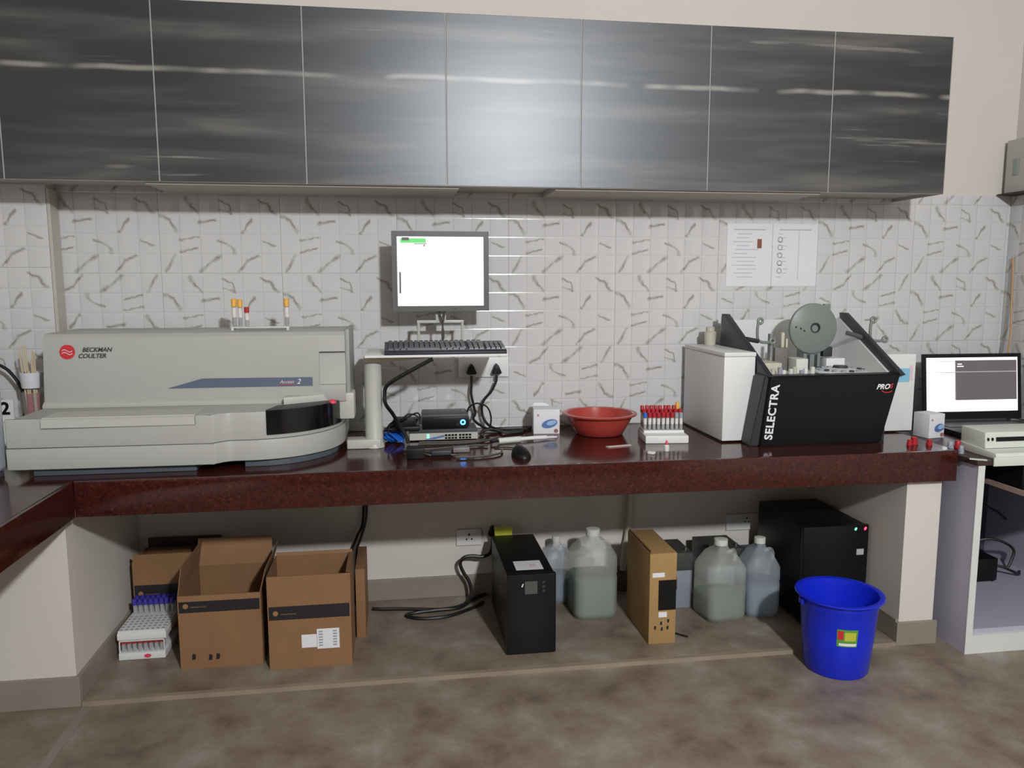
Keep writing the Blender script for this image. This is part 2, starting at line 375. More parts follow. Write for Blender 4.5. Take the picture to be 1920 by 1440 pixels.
# ------------------------------------------------------------------ room shell
XL, XR, YF, ZC = -1.75, 2.735, -5.0, 3.0
TOPZ = 0.74          # worktop height
PL = 0.015           # raised slab below the worktop
fl = struct('floor', BX(XL-.2, XR+.2, YF-.2, .2, -.1, 0), m_floor, 'mottled brown grey stone floor')
struct('floor_slab_raised', BX(-1.03, 1.83, -.673, -.001, 0, PL, bev=.003), m_floor, 'raised stone slab under the worktop')
struct('floor_strip', BX(-1.012, -.985, -2.6, -.70, 0, .003), m_skirt, 'pale strip set in the floor along the left bench')
struct('floor_slab_lit_edge', BX(-1.016, 1.817, -.692, -.6732, 0, PL+.0005), mat('lit_edge_stone', (142, 130, 114), .5, .3, 7), 'front edge of the raised slab, its lit tone painted paler')  # paler colour stands for light caught on the slab's front edge
wb = struct('wall_back', BX(XL-.2, XR+.2, 0, .2, 0, ZC), m_wall, 'cream plastered back wall, tiled above the worktop')
struct('wall_left', BX(XL-.2, XL, YF, 0, 0, ZC), m_wall)
wr = struct('wall_right', BX(XR, XR+.2, YF, 0, 0, ZC), m_wall)
struct('wall_front', BX(XL-.2, XR+.2, YF-.2, YF, 0, ZC), mat('low_bounce_grey_green', (128, 130, 124), .7))  # unseen wall, toned dark to cut bounce light and door reflections
struct('ceiling', BX(XL-.2, XR+.2, YF-.2, .2, ZC, ZC+.1), m_ceil)
wc = struct('wall_column_left', BX(XL, -1.25, -.078, 0, TOPZ+.001, 2.9), m_wall, 'shallow tiled column in the left corner')
struct('wall_partition_left', BX(XL, -1.03, -.68, -.001, .0, .62), m_wall, 'cream partition wall under the left bench')
struct('wall_partition_right', BX(1.83, 1.968, -.68, -.001, .0, .625), m_wall, 'cream pillar wall under the right end of the worktop')
struct('baseboard_back', BX(-1.03, 1.83, -.014, -.0005, PL, .105, bev=.002), m_skirt)
struct('baseboard_left', BX(XL, -1.018, -.692, -.6805, 0, .1, bev=.002), m_skirt)
struct('baseboard_left_side', BX(-1.0295, -1.018, -.68, -.015, PL, .1, bev=.002), m_skirt)
struct('baseboard_right', BX(1.818, 1.98, -.692, -.6805, 0, .09, bev=.002), m_skirt)
struct('baseboard_right_side', BX(1.818, 1.8295, -.68, -.015, PL, .1, bev=.002), m_skirt)

# wall tiles: 45 x 30 cm, embossed with 6 x 4 cushion squares, each tile its own object
tile_cache = {}
def tile_mesh(u0, u1, v0, v1):
    """u along x, v up, in cells; local origin = lower left corner of the whole tile; front faces -Y"""
    key = tuple(round(q, 3) for q in (u0, u1, v0, v1))
    if key in tile_cache: return tile_cache[key]
    bm = bmesh.new()
    g, bv = .0003, .005
    for i in range(6):
        for j in range(4):
            a, b, c, d = max(i, u0), min(i+1, u1), max(j, v0), min(j+1, v1)
            if b-a < .06 or d-c < .06: continue
            x0, x1, z0, z1 = a*CELL+g, b*CELL-g, c*CELL+g, d*CELL-g
            R = []
            for o_, y in ((0, -.0056), (bv*.5, -.0061), (bv, -.00635), (bv+.003, -.0064)):
                R.append([bm.verts.new(p) for p in ((x0+o_*.06, y, z0+o_), (x1-o_*.06, y, z0+o_), (x1-o_*.06, y, z1-o_), (x0+o_*.06, y, z1-o_))])
            for p, q in zip(R, R[1:]):
                for k in range(4): bm.faces.new((p[k], p[(k+1) % 4], q[(k+1) % 4], q[k]))
            bm.faces.new(R[-1])
    x0, x1, z0, z1 = u0*CELL+.0004, u1*CELL-.0004, v0*CELL+.0004, v1*CELL-.0004
    bx = box(bmesh.new(), x0, x1, -.0050, 0, z0, z1); tmp = bpy.data.meshes.new('t'); bx.to_mesh(tmp); bx.free(); bm.from_mesh(tmp); bpy.data.meshes.remove(tmp)
    bmesh.ops.recalc_face_normals(bm, faces=bm.faces)
    me = bpy.data.meshes.new('wall_tile'); bm.to_mesh(me); bm.free(); me.materials.append(m_tile)
    me.polygons.foreach_set('use_smooth', [True]*len(me.polygons)); me.set_sharp_from_angle(angle=math.radians(20))
    tile_cache[key] = me
    return me
def tile_wall(parent, x0, x1, z0, z1, xj, zj, place, rnd, mirror=False):
    """lay tiles on [x0,x1] x [z0,z1] with a joint at xj, zj"""
    W_, H_ = .45, .30
    i0 = math.floor((x0-xj)/W_+1e-6); i1 = math.ceil((x1-xj)/W_-1e-6)
    j0 = math.floor((z0-zj)/H_+1e-6); j1 = math.ceil((z1-zj)/H_-1e-6)
    for i in range(i0, i1):
        for j in range(j0, j1):
            ox, oz = xj+i*W_, zj+j*H_
            u0, u1 = max(0, (x0-ox)/CELL), min(6, (x1-ox)/CELL); v0, v1 = max(0, (z0-oz)/CELL), min(4, (z1-oz)/CELL)
            if u1-u0 < .1 or v1-v0 < .1: continue
            flip = rnd.random() < .4 and j < 0 and not mirror
            if mirror: u0, u1 = 6-u1, 6-u0
            if flip: u0, u1, v0, v1 = 6-u1, 6-u0, 4-v1, 4-v0
            o = bpy.data.objects.new('tile', tile_mesh(u0, u1, v0, v1)); C.objects.link(o); o.parent = parent
            if flip: o.matrix_local = place(ox+W_, oz+H_) @ Matrix.Rotation(math.pi, 4, 'Y')
            else: o.matrix_local = place(ox, oz)
rnd = random.Random(3)
tile_wall(wb, -1.249, XR-.001, TOPZ+.001, 1.72, .914, 1.379, lambda x, z: Matrix.Translation((x, 0, z)), rnd)
tile_wall(wc, XL, -1.25, TOPZ+.001, 1.72, -1.25, 1.40, lambda x, z: Matrix.Translation((x, -.078, z)), rnd)
tile_wall(wr, -1.5, -.008, TOPZ+.001, 1.72, 0.0, 1.379, lambda x, z: Matrix.Translation((XR, 0, 0)) @ Matrix.Rotation(-math.pi/2, 4, 'Z') @ Matrix.Translation((-x-.45, 0, z)), rnd, True)
struct('trim_1', BX(-1.2495, -1.238, -.084, -.0086, TOPZ+.001, 1.685, bev=.002), mat('corner_trim_beige', (186, 182, 172), .4), 'beige tile corner trim on the column')

# ------------------------------------------------------------------ granite worktop
wt = thing('granite_worktop', 'polished red-brown granite worktop running in an L along the back and left walls', 'worktop', (0, -.35, .63))
wpart('top_slab', BX(-.99, 2.0, -.70, -.0005, TOPZ-.03, TOPZ), m_gran, wt)
wpart('front_edge', BX(-.985, 2.0, -.713, -.6935, .628, TOPZ+.001, bev=.004), m_gran, wt)
wpart('end_edge', BX(1.985, 2.001, -.693, -.001, .628, TOPZ-.031), m_gran, wt)
wpart('side_slab', BX(XL+.001, -.9905, -2.6, -.0005, TOPZ-.03, TOPZ), m_gran, wt)
wpart('side_front_edge', BX(-1.0, -.984, -2.6, -.7135, .628, TOPZ+.001, bev=.004), m_gran, wt)

# ------------------------------------------------------------------ wall cabinets
DW, DX0, DZ0, DZ1, DYF = .4894, -1.2741, 1.687, 2.279, -.335
units = [(-1, 'leftmost dark laminate wall cabinet, cut off by the left edge'), (1, 'dark laminate wall cabinet above the red-logo analyzer, second from left'),
         (3, 'wall cabinet right of centre whose doors catch the bright lamp glare'), (5, 'rightmost dark laminate wall cabinet, ending before the bare cream wall')]
for i0, lab in units:
    xa, xb = DX0+i0*DW, DX0+(i0+2)*DW
    xa = max(xa, XL+.002)
    t = thing('wall_cabinet', lab, 'cabinet', ((xa+xb)/2, -.16, 1.7), 0, 'row of wall cabinets')
    zb = 1.70
    yb = -.002
    bm = BX(xa+.001, xb-.001, -.315, yb if xa > -1.2 else -.0792, zb, DZ1-.004)
    wpart('body', bm, m_carc, t)
    for k in (0, 1):
        d0, d1 = DX0+(i0+k)*DW, DX0+(i0+k+1)*DW
        if d0 < XL: d0 = XL+.003
        bm = BX(d0+.0022, d1-.0022, DYF, DYF+.014, DZ0+.001, DZ1-.001, bev=.0008, seg=1)
        # keep door coordinates in world space so that the grain runs on from door to door
        dme = finish(bm, 'door', m_lam, False); d = bpy.data.objects.new('door', dme); C.objects.link(d); d.parent = t
        d.location = -t.location
        e = bpy.data.objects.new('edge_band', finish(BX(d0+.0004, d1-.0004, DYF+.0022, DYF+.0185, DZ0, DZ1), 'edge_band', m_band, False)); C.objects.link(e); e.parent = d
    if i0 == 1: wpart('bottom_board', BX(-.838, .239, -.312, -.03, 1.680, 1.6995), m_carc, t)
    if i0 == 3: wpart('bottom_board', BX(.595, 1.642, -.312, -.03, 1.680, 1.6995), m_carc, t)
    if i0 == 5: wpart('side_panel', BX(xb-.0005, xb+.002, -.333, -.002, DZ0, DZ1), m_carc, t)

# ------------------------------------------------------------------ immunoassay analyzer (left)
an = thing('immunoassay_analyzer', 'long grey-white analyzer with red round logo and curved right end on the worktop', 'analyzer', (-.68, -.35, TOPZ))
arc = [(-1.178, -.628), (-1.16, -.64), (-.63, -.648), (-.585, -.642), (-.555, -.618), (-.53, -.608), (-.47, -.607), (-.41, -.598), (-.36, -.580), (-.31, -.55), (-.265, -.508), (-.23, -.46), (-.205, -.40), (-.192, -.34), (-.19, -.29)]
sm = [(p.x, p.y) for p in smooth_path([(a, b, 0) for a, b in arc], 4)]
full = sm+[(-.19, -.07), (-1.178, -.07)]
def inset(pts, d, cx=-.68, cy_=-.34):
    return [(x+(cx-x)/abs(cx-x+1e-9)*min(d, abs(cx-x)), y+d if y < cy_ else y-d) for x, y in pts]
wpart('lower_body', PR(full, 'z', .766, .833, bev=.003), m_anz, an)
wpart('upper_body', PR(inset(full, .002), 'z', .8345, .926, bev=.004), m_anz, an)
wpart('base_foot', BX(-1.135, -.645, -.618, -.12, TOPZ+.0005, .766, bev=.003), m_slate, an)
foot2 = [(-.50, -.585), (-.42, -.58), (-.36, -.563), (-.31, -.53), (-.27, -.49), (-.235, -.44), (-.215, -.38), (-.215, -.12), (-.50, -.12)]
wpart('curved_foot', PR(foot2, 'z', TOPZ+.0005, .766, bev=.002), m_slate, an)
def hy(z): return -.412+(z-.945)*(.024/.22)
hood = wpart('hood', prism(PR([(-.075, .926), (-.405, .926), (hy(.945), .945), (hy(1.160), 1.160), (hy(1.16)+.012, 1.172), (-.34, 1.1745), (-.09, 1.1745), (-.075, 1.165)], 'x', -1.172, -.268),
     [(-.075, .926), (-.405, .926), (hy(.945), .945), (hy(.985), .985), (hy(.985)+.02, .987), (hy(1.10)+.02, 1.10), (hy(1.10), 1.103), (hy(1.160), 1.160), (hy(1.16)+.012, 1.172), (-.34, 1.1745), (-.09, 1.1745), (-.075, 1.165)], 'x', -.268, -.178), m_anz, an)
wpart('hood_side', BX(-.178, -.163, -.385, -.08, .93, 1.18, bev=.004), mat('side_grey', (150, 152, 150), .5), an)
wpart('hood_lip', PR([(-.40, .9265), (-.43, .9265), (-.432, .935), (-.416, .947), (-.40, .947)], 'x', -1.172, -.31), m_anz2, an)
wpart('access_panel', PR([(-.52, .9265), (-.6445, .9265), (-.6505, .922), (-.6505, .898), (-.643, .898), (-.64, .929), (-.52, .929)], 'x', -1.09, -.635), m_anz2, an)
# carousel window band and cover
seg = [p for p in sm if -.43 < p[0] < -.191]
def off(pts, d):
    out = []
    for i, p in enumerate(pts):
        a, b = pts[max(i-1, 0)], pts[min(i+1, len(pts)-1)]
        tx, ty = b[0]-a[0], b[1]-a[1]; L_ = math.hypot(tx, ty) or 1
        out.append((p[0]+ty/L_*d, p[1]-tx/L_*d))
    return out
o1, o2 = off(seg, .003), off(seg, -.004)
wpart('carousel_window', PR(o1+o2[::-1], 'z', .849, .930), m_smoke, an)
wpart('carousel_cover', PR(off(seg, -.005)+[(-.235, -.41), (-.31, -.45), (-.40, -.50)], 'z', .9262, .931), m_blk3, an)
wpart('carousel_lid', PR([(-.385, -.47), (-.31, -.435), (-.225, -.40), (-.192, -.38), (-.192, -.30), (-.385, -.40)], 'z', .9262, .952, bev=.003), m_anz2, an)
wpart('corner_post', BX(-.205, -.150, -.40, -.30, .86, .955, bev=.008), m_anz2, an)
wpart('sticker_dot', LT([(0, .014), (.008, .012), (.013, .006), (.014, 0), (0, 0)], (-.222, -.448, .9265), 16), m_pink, an)
tl = math.atan(.024/.22)
st = wpart('stripe', PR([(-.778, .984), (-.663, 1.016), (-.292, 1.014), (-.292, .984)], 'y', -.0008, .0008), m_stripe, an)
bmx = bmesh.new(); bmx.from_mesh(st.data)
for v in bmx.verts:
    wx = v.co + an.location; v.co.y += hy(wx.z) - .0012
bmx.to_mesh(st.data); bmx.free()
def on_hood(bm, x, z, d=.0015): return text_on(bm, (x, hy(z)-d, z), tl)
logo = wpart('logo_disc', on_hood(LT([(0, 0), (.0245, 0), (.0245, .001), (0, .001)], (0, 0, 0), 36), -1.096, 1.113, .0008), m_red, an)
for dz in (-.005, .004):
    bm = bmesh.new()
    P_ = [(-.017+.034*i/10, .004*math.sin(i/10*2*math.pi)+dz) for i in range(11)]
    vs1 = [bm.verts.new((x, y+.0014, .0)) for x, y in P_]; vs2 = [bm.verts.new((x, y-.0014, .0)) for x, y in P_]
    for i in range(10): bm.faces.new((vs2[i], vs2[i+1], vs1[i+1], vs1[i]))
    wpart('logo_wave', on_hood(bm, -1.096, 1.113, .0024), m_sticker_pk, logo)
wpart('lettering', on_hood(text_bm('BECKMAN', .0205, shear=.25, spacing=.98, bold=.0004), -1.002, 1.119), m_ink, an)
wpart('lettering', on_hood(text_bm('COULTER', .0205, shear=.25, spacing=.98, bold=.0004), -1.018, 1.098), m_ink, an)
wpart('lettering', on_hood(text_bm('Access', .017, shear=.3), -.380, .999, .003), m_sticker_pk, an)
wpart('lettering', on_hood(text_bm('2', .026, shear=.3), -.340, .999, .003), m_wprint, an)
wpart('lettering_underline', on_hood(BX(-.026, .026, -.0009, .0009, 0, .0006), -.382, .990, .003), m_red, an)

# sample rack lying on top of it, with tubes
def tube_thing(name, label, x, y, z, h, r, capm, group, blood=.35, lean=(0, 0)):
    t = thing(name, label, 'tube', (x, y, z), 0, group)
    t.rotation_euler = (lean[0], lean[1], 0)
    hb = h*.74
    part('glass', LT([(0, 0), (r*.6, .001), (r, r*.8), (r, hb), (r*.86, hb), (r*.86, r), (0, r*.6)], n=12), m_tubeg, t)
    if blood: part('blood', LT([(0, r*.62), (r*.84, r*1.05), (r*.84, hb*blood), (0, hb*blood)], n=12), m_blood, t)
    part('paper_label', LT([(r*1.03, hb*.45), (r*1.06, hb*.45), (r*1.06, hb*.92), (r*1.03, hb*.92)], n=12), m_label, t)
    part('cap', LT([(0, hb*.97), (r*1.25, hb*.97), (r*1.25, h*.985), (r*1.1, h), (0, h)], n=14), capm, t)
    return t
HT = 1.1745
rk = thing('tube_rest', 'thin white tube rest lying on top of the long analyzer', 'rack', (-.48, -.28, HT))
wpart('rest_plate', BX(-.582, -.378, -.30, -.262, HT+.008, HT+.0125, bev=.001), m_rackw, rk)
for x in (-.58, -.388): wpart('rest_foot', BX(x, x+.008, -.30, -.262, HT, HT+.008), m_rackw, rk)
zt = HT+.0126
tube_thing('sample_tube', 'yellow-capped blood tube at the left end of the white tube rest', -.571, -.281, zt, .100, .0075, m_cap_y, 'tubes on the analyzer', .28)
tube_thing('sample_tube', 'yellow-capped blood tube second from the left on the tube rest', -.5505, -.281, zt, .097, .0075, m_cap_y, 'tubes on the analyzer', .25, )
tube_thing('sample_tube', 'short red-capped tube on the tube rest above the analyzer', -.5275, -.281, zt, .070, .0072, m_cap_r, 'tubes on the analyzer', 0)
tube_thing('sample_tube', 'lone yellow-capped tube at the right end of the tube rest', -.388, -.281, zt, .100, .0078, m_cap_y, 'tubes on the analyzer', .28)

# ------------------------------------------------------------------ far left corner items
t = thing('bench_instrument', 'tall white instrument cut off by the left edge, standing on the left bench', 'instrument', (-1.45, -.9, TOPZ))
wpart('housing', BX(-1.70, -1.225, -1.3, -.575, TOPZ+.015, 1.155, bev=.02, seg=3), mat('cool_white_housing', (205, 212, 222), .4), t)
wpart('base', BX(-1.69, -1.235, -1.29, -.585, TOPZ+.0005, TOPZ+.015), m_slate, t)
t = thing('number_rack', 'small white rack with number 2 card in the left corner', 'rack', (-1.37, -.27, TOPZ))
wpart('stand', BX(-1.43, -1.315, -.30, -.20, TOPZ+.0005, .865, bev=.004), m_rackw, t)
wpart('card', PR([(-1.40, .865), (-1.318, .865), (-1.318, .942), (-1.395, .942)], 'y', -.305, -.301), m_white, t)
wpart('lettering', text_on(text_bm('2', .06, bold=.002), (-1.345, -.3055, .91)), m_black, t)
t = thing('stick_cup', 'clear cup holding wooden sticks and red tubes in the left corner', 'cup', (-1.282, -.235, TOPZ))
part('cup', LT([(0, 0), (.028, 0), (.034, .22), (.0325, .22), (.027, .004), (0, .004)], n=24), milky('clear_cup', (215, 215, 215), .78), t)
part('paper_wrap', LT([(.033, .235), (.038, .29), (.0365, .29), (.031, .235)], n=14), m_paper, t)
rr = random.Random(5)
for k in range(7):
    a = rr.random()*6.28; q = .02
    part('stick', TB([(q*.6*math.cos(a), q*.6*math.sin(a), .02), (q*1.15*math.cos(a)-.01, q*1.15*math.sin(a), .33+.06*rr.random())], .0028, 6), mat('wood_stick', (206, 190, 160), .7), t)
for a in (0.4, 2.4, 4.3):
    part('red_vial', CYL(.010, .105, (.014*math.cos(a), .014*math.sin(a), .11), 10), m_cap_r, t)
part('yellow_band', LT([(.0345, .10), (.036, .10), (.036, .125), (.0345, .125)], n=20), m_cap_y, t)
solo('black_tubing', TB([(-1.44, -.16, 1.06), (-1.385, -.17, 1.03), (-1.345, -.17, .96), (-1.338, -.17, .88), (-1.40, -.17, .76), (-1.43, -.17, .746)], .006), m_cable, 'black tube looping behind the number 2 card', 'tube')

# ------------------------------------------------------------------ monitor stand, monitor, keyboard
ms = thing('monitor_stand', 'off-white monitor stand with round post and keyboard shelf beside the analyzer', 'stand', (-.085, -.325, TOPZ))
wpart('foot', BX(-.183, -.06, -.36, -.29, TOPZ+.0005, .775, bev=.006), m_anz2, ms)
wpart('post', LT([(0, .0), (.038, 0), (.036, .012), (.032, .02), (.0315, .30), (.033, .31), (.033, .318), (0, .318)], (-.085, -.325, TOPZ+.001), 28), m_anz2, ms)
wpart('cantilever_shade', PR([(-.115, 1.058), (-.05, 1.058), (.12, 1.072), (.12, 1.0795), (-.115, 1.0795)], 'y', -.37, -.28, bev=.003), m_beige, ms)  # beige colour stands for the shaded underside of the shelf
wpart('shelf', BX(-.11, .40, -.43, -.15, 1.08, 1.089, bev=.002), m_white, ms)
br = wpart('bracket', TB([(.089, -.166, 1.0892), (.089, -.166, 1.192)], .0055, 8), m_anz2, ms)
wpart('bracket_leg', TB([(.258, -.166, 1.0892), (.258, -.166, 1.192)], .0055, 8), m_anz2, br)
wpart('bracket_bar', BX(.083, .264, -.172, -.160, 1.188, 1.199, bev=.002), m_anz2, br)
wpart('neck', BX(.155, .195, -.1725, -.160, 1.19, 1.36, bev=.002), m_anz2, ms)
mo = thing('flat_monitor', 'grey-framed flat monitor with bright white screen on the stand', 'monitor', (.175, -.2, 1.225), math.radians(1.2))
def quad_frame(bm, x0, x1, z0, z1, b, y0, y1):
    for a in ((x0, x1, z0, z0+b), (x0, x1, z1-b, z1), (x0, x0+b, z0+b, z1-b), (x1-b, x1, z0+b, z1-b)):
        box(bm, a[0], a[1], y0, y1, a[2], a[3])
    return bm
W2, H0 = .1835, .300
part('bezel', quad_frame(bmesh.new(), -W2, W2, .010, .010+H0, .020, -.012, .006), m_dgrey, mo)
part('back_shell', prism(BX(-W2+.003, W2-.003, .006, .013, .013, .30), [(-.13, .05), (.13, .05), (.13, .26), (-.13, .26)], 'y', .013, .0265), m_dgrey, mo)
sc = part('screen', BX(-W2+.0205, W2-.0205, -.006, .0055, .0305, .2895), m_scr, mo)
part('screen_banner', BX(-.151, -.055, -.0068, -.0062, .266, .283), m_scr_g, sc)
part('screen_banner_text', BX(-.145, -.118, -.0074, -.0069, .275, .287), m_scr_dk, sc)
part('screen_menu', BX(-.10, -.052, -.0074, -.0069, .2615, .2645), m_scr_dk, sc)
part('screen_cursor', PR([(-.066, .254), (-.056, .254), (-.062, .262)], 'y', -.0074, -.0062), m_scr_dk, sc)
part('screen_scrollbar', BX(-.157, -.150, -.0068, -.0062, .078, .158), m_scr_dk, sc)
for s in (-1, 1): part('button', BX(.06+s*.012, .068+s*.012, -.0128, -.012, .017, .021), m_blk3, mo)
for k, (x, dx) in enumerate(((.168, .012), (.19, -.010))):
    solo('monitor_cable', TB([(x, -.190-k*.010, 1.2335), (x+dx, -.195-.010*k, 1.18), (x+dx*1.2, -.200-.010*k, 1.13), (x-dx*.5, -.195-.008*k, 1.0935)], .0032), m_gcable,
         ['dark cable hanging left under the monitor in front of the stand', 'dark cable hanging right under the monitor in front of the stand'][k], 'cable')
kb = thing('keyboard', 'black keyboard on the white shelf below the monitor', 'keyboard', (.178, -.34, 1.0895))
KX = .218
part('case', PR([(-.092, 0.0), (.085, 0.0), (.085, .033), (.06, .036), (-.085, .014), (-.092, .008)], 'x', -KX, KX, bev=.0015), m_key, kb)
part('foot', BX(-KX+.02, KX-.02, .055, .065, -.0, .001), m_key, kb)
def slope(y): return .0155+(y+.085)*(.022/.145)
def add_row(y, xs, d=.0165):
    for x0, x1 in xs:
        bm = bmesh.new(); z = slope(y)
        a = [bm.verts.new(p) for p in ((x0, y-d/2, slope(y-d/2)-.002), (x1, y-d/2, slope(y-d/2)-.002), (x1, y+d/2, slope(y+d/2)-.002), (x0, y+d/2, slope(y+d/2)-.002))]
        b = [bm.verts.new(p) for p in ((x0+.002, y-d/2+.002, slope(y-d/2)+.006), (x1-.002, y-d/2+.002, slope(y-d/2)+.006), (x1-.002, y+d/2-.003, slope(y+d/2)+.006), (x0+.002, y+d/2-.003, slope(y+d/2)+.006))]
        bm.faces.new(b)
        for i in range(4): bm.faces.new((a[i], a[(i+1) % 4], b[(i+1) % 4], b[i]))
        part('key', bm, m_key, kb, smooth=False)
for r_ in range(6):
    y = -.070+r_*.0205+(.006 if r_ == 5 else 0)
    keys = []
    if r_ == 0: keys = [(-.205+.022*i, -.205+.022*i+.0195) for i in range(3)]+[(-.139, -.02)]+[(-.018+.022*i, -.018+.022*i+.0195) for i in range(4)]
    else: keys = [(-.205+.0187*i, -.205+.0187*i+.0168) for i in range(15)]
    keys += [(.083+.0187*i, .083+.0187*i+.0168) for i in range(3)]
    keys += [(.145+.0180*i, .145+.0180*i+.0160) for i in range(4)] if r_ != 5 else []
    add_row(y, keys)

# wall sockets with plugs above the worktop
def socket_plate(label, x0, x1, z0, z1, holes, y=-.0066, group=None):
    t = thing('wall_socket', label, 'socket', ((x0+x1)/2, y, z0), 0, group)
    wpart('plate', BX(x0, x1, y-.012, y-.0003, z0, z1, bev=.003), m_white, t)
    for hx, hz, s in holes:
        for dx, dz, r in ((0, .009*s, .0042*s), (-.0095*s, -.008*s, .0034*s), (.0095*s, -.008*s, .0034*s)):
            wpart('hole', CYL(r, .0006, (hx+dx, y-.0122, hz+dz), 10, 'y'), m_black, t)
    return t
socket_plate('white double wall socket behind the keyboard shelf, holding two black plugs', .252, .462, .955, 1.037, [])
def plug(bm, x, y, z):
    prism(bm, [(x-.021, z-.016), (x-.016, z-.022), (x+.016, z-.022), (x+.021, z-.016), (x+.009, z+.012), (x, z+.022), (x-.009, z+.012)], 'y', y-.034, y, bev=.003)
    return bm
YS = -.0190
for k, (x, path) in enumerate(((.305, [(.305, -.04, .965), (.304, -.045, .93), (.302, -.05, .89), (.312, -.05, .84), (.318, -.05, .81), (.308, -.07, .79), (.33, -.09, .77), (.37, -.11, .752), (.42, -.12, .7465)]),
                               (.408, [(.408, -.04, .965), (.405, -.045, .94), (.385, -.05, .90), (.355, -.05, .865), (.345, -.05, .83), (.352, -.055, .79), (.375, -.07, .76), (.42, -.09, .7465), (.52, -.095, .7465), (.545, -.07, .7465)]))):
    t = thing('power_lead', ['black plug and cord in the left half of the double wall socket', 'black plug and cord in the right half of the double wall socket'][k], 'cord', (x, YS, .97))
    wpart('plug', plug(bmesh.new(), x, YS, .992), m_black, t)
    wpart('cord', TB(path, .0055), m_cable, t)

# ------------------------------------------------------------------ electronics heap
sw = thing('network_switch', 'silver-fronted network switch with port rows lying under the small black box', 'switch', (.175, -.19, TOPZ))
wpart('case', BX(.046, .306, -.248, -.12, TOPZ+.004, .784, bev=.002), m_blk3, sw)
wpart('front_panel', BX(.046, .306, -.2515, -.2482, TOPZ+.005, .771), m_anz2, sw)
for j in range(2):
    for i in range(8):
        x = .180+i*.0125+(.004 if i > 3 else 0)
        wpart('port', BX(x, x+.010, -.2522, -.2512, .7465+j*.011, .7545+j*.011), m_black, sw)
wpart('swoosh', PR([(.10, .746), (.14, .747), (.178, .755), (.178, .764), (.15, .757), (.115, .751)], 'y', -.2521, -.2516), m_oval, sw)
for k in range(2): wpart('status_light', BX(.112, .120, -.2530, -.2516, .752+k*.009, .757+k*.009), m_led_g, sw)
for x in (.06, .285): wpart('foot', CYL(.006, .0035, (x, -.235, TOPZ+.0005), 10), m_black, sw)
for x in (.06, .285): wpart('foot', CYL(.006, .0035, (x, -.14, TOPZ+.0005), 10), m_black, sw)
dv = thing('media_box', 'small black box with a glowing blue ring button on the network switch', 'box', (.185, -.19, .7845))
wpart('case', BX(.094, .272, -.275, -.13, .797, .836, bev=.003), m_blk2, dv)
wpart('lid', BX(.096, .270, -.272, -.132, .8362, .845, bev=.002), m_dgrey, dv)
wpart('underside', BX(.10, .266, -.245, -.135, .7846, .797), m_blk3, dv)
wpart('ring_button', LT([(.0055, 0), (.0105, 0), (.0105, .002), (.0055, .002), (.0055, 0)], (.248, -.2752, .815), 20, 'y'), m_led_b, dv)
solo('power_adapter', prism(BX(-.02, .085, -.26, -.17, TOPZ+.042, .80, bev=.006), [(-.03, .79), (.07, .80), (.08, .825), (-.01, .828)], 'y', -.24, -.18, bev=.003), m_black, 'black power adapter block lying on the blue cable bundle', 'adapter')
# blue cable bundle
bm = bmesh.new(); rr = random.Random(11)
for k in range(13):
    cx, cyy, cz = -.010+rr.uniform(-.006, .006), -.235+rr.uniform(-.02, .02), TOPZ+.020+rr.uniform(-.006, .006)
    ax, bz = rr.uniform(.026, .036), rr.uniform(.014, .020)
    pts = [(cx+ax*math.cos(q), cyy+.04*math.sin(q+k), cz+bz*math.sin(q*2+k)*.6) for q in [i*math.pi/5 for i in range(11)]]
    pts = [(p[0], p[1], min(max(p[2], TOPZ+.006), TOPZ+.036)) for p in pts]
    tube(bm, pts, .0046, 6, 4)
solo('blue_cable_bundle', bm, m_bluecab, 'coiled blue network cable between the monitor stand and the network switch', 'cable')
solo('arm_cable', TB([(.13, -.415, 1.0725), (.07, -.405, 1.040), (.0, -.39, 1.0), (-.036, -.375, .972), (-.043, -.37, .94), (-.040, -.365, .905), (-.015, -.32, .86), (.01, -.30, .81), (.03, -.30, .775), (.04, -.31, .7475)], .0072), m_cable, 'thick black cable running from the keyboard shelf down along the post', 'cable')
Z_ = .7465
for k, pts in enumerate([[(.08, -.30, Z_), (.20, -.306, Z_), (.305, -.298, Z_), (.335, -.25, Z_), (.33, -.21, Z_)],
                         [(.02, -.42, Z_), (.10, -.428, Z_), (.21, -.402, Z_), (.29, -.385, Z_), (.33, -.392, Z_)],
                         [(.20, -.575, Z_), (.29, -.572, Z_), (.355, -.535, Z_), (.372, -.475, Z_)],
                         [(.075, -.335, Z_), (.15, -.338, Z_), (.26, -.334, Z_), (.345, -.295, Z_), (.39, -.235, Z_)]]):
    solo('loose_cable', TB(pts, .0042, 6, 5), m_gcable, ['grey cable lying closest along the front of the network switch', 'long grey cable sweeping across the middle of the worktop cable tangle',
         'frontmost grey cable of the tangle, bending back beside the mouse', 'grey cable second nearest to the network switch, running towards the pipette'][k], 'cable', 'cable tangle before the network switch')
bm = bmesh.new()
for pts in [[(.277, -.118, .81), (.285, -.118, .845), (.318, -.118, .862), (.36, -.118, .845), (.375, -.118, .80), (.365, -.125, .76), (.33, -.14, .7465)],
            [(.34, -.16, .7465), (.40, -.15, .7465), (.47, -.14, .7465), (.52, -.11, .7465)], [(.32, -.17, .7465), (.37, -.15, .760), (.43, -.17, .7465), (.50, -.15, .7465)]]:
    CO = globals().setdefault('CO', [])
    solo('thin_cable', TB(pts, .0038, 6, 5), m_cable, ['thin black cable looping up right of the small black box', 'thin black cable lying rearmost towards the white carton', 'thin black cable arching on the worktop right of the network switch'][len(CO)], 'cable'); CO.append(1)
bm = bmesh.new()
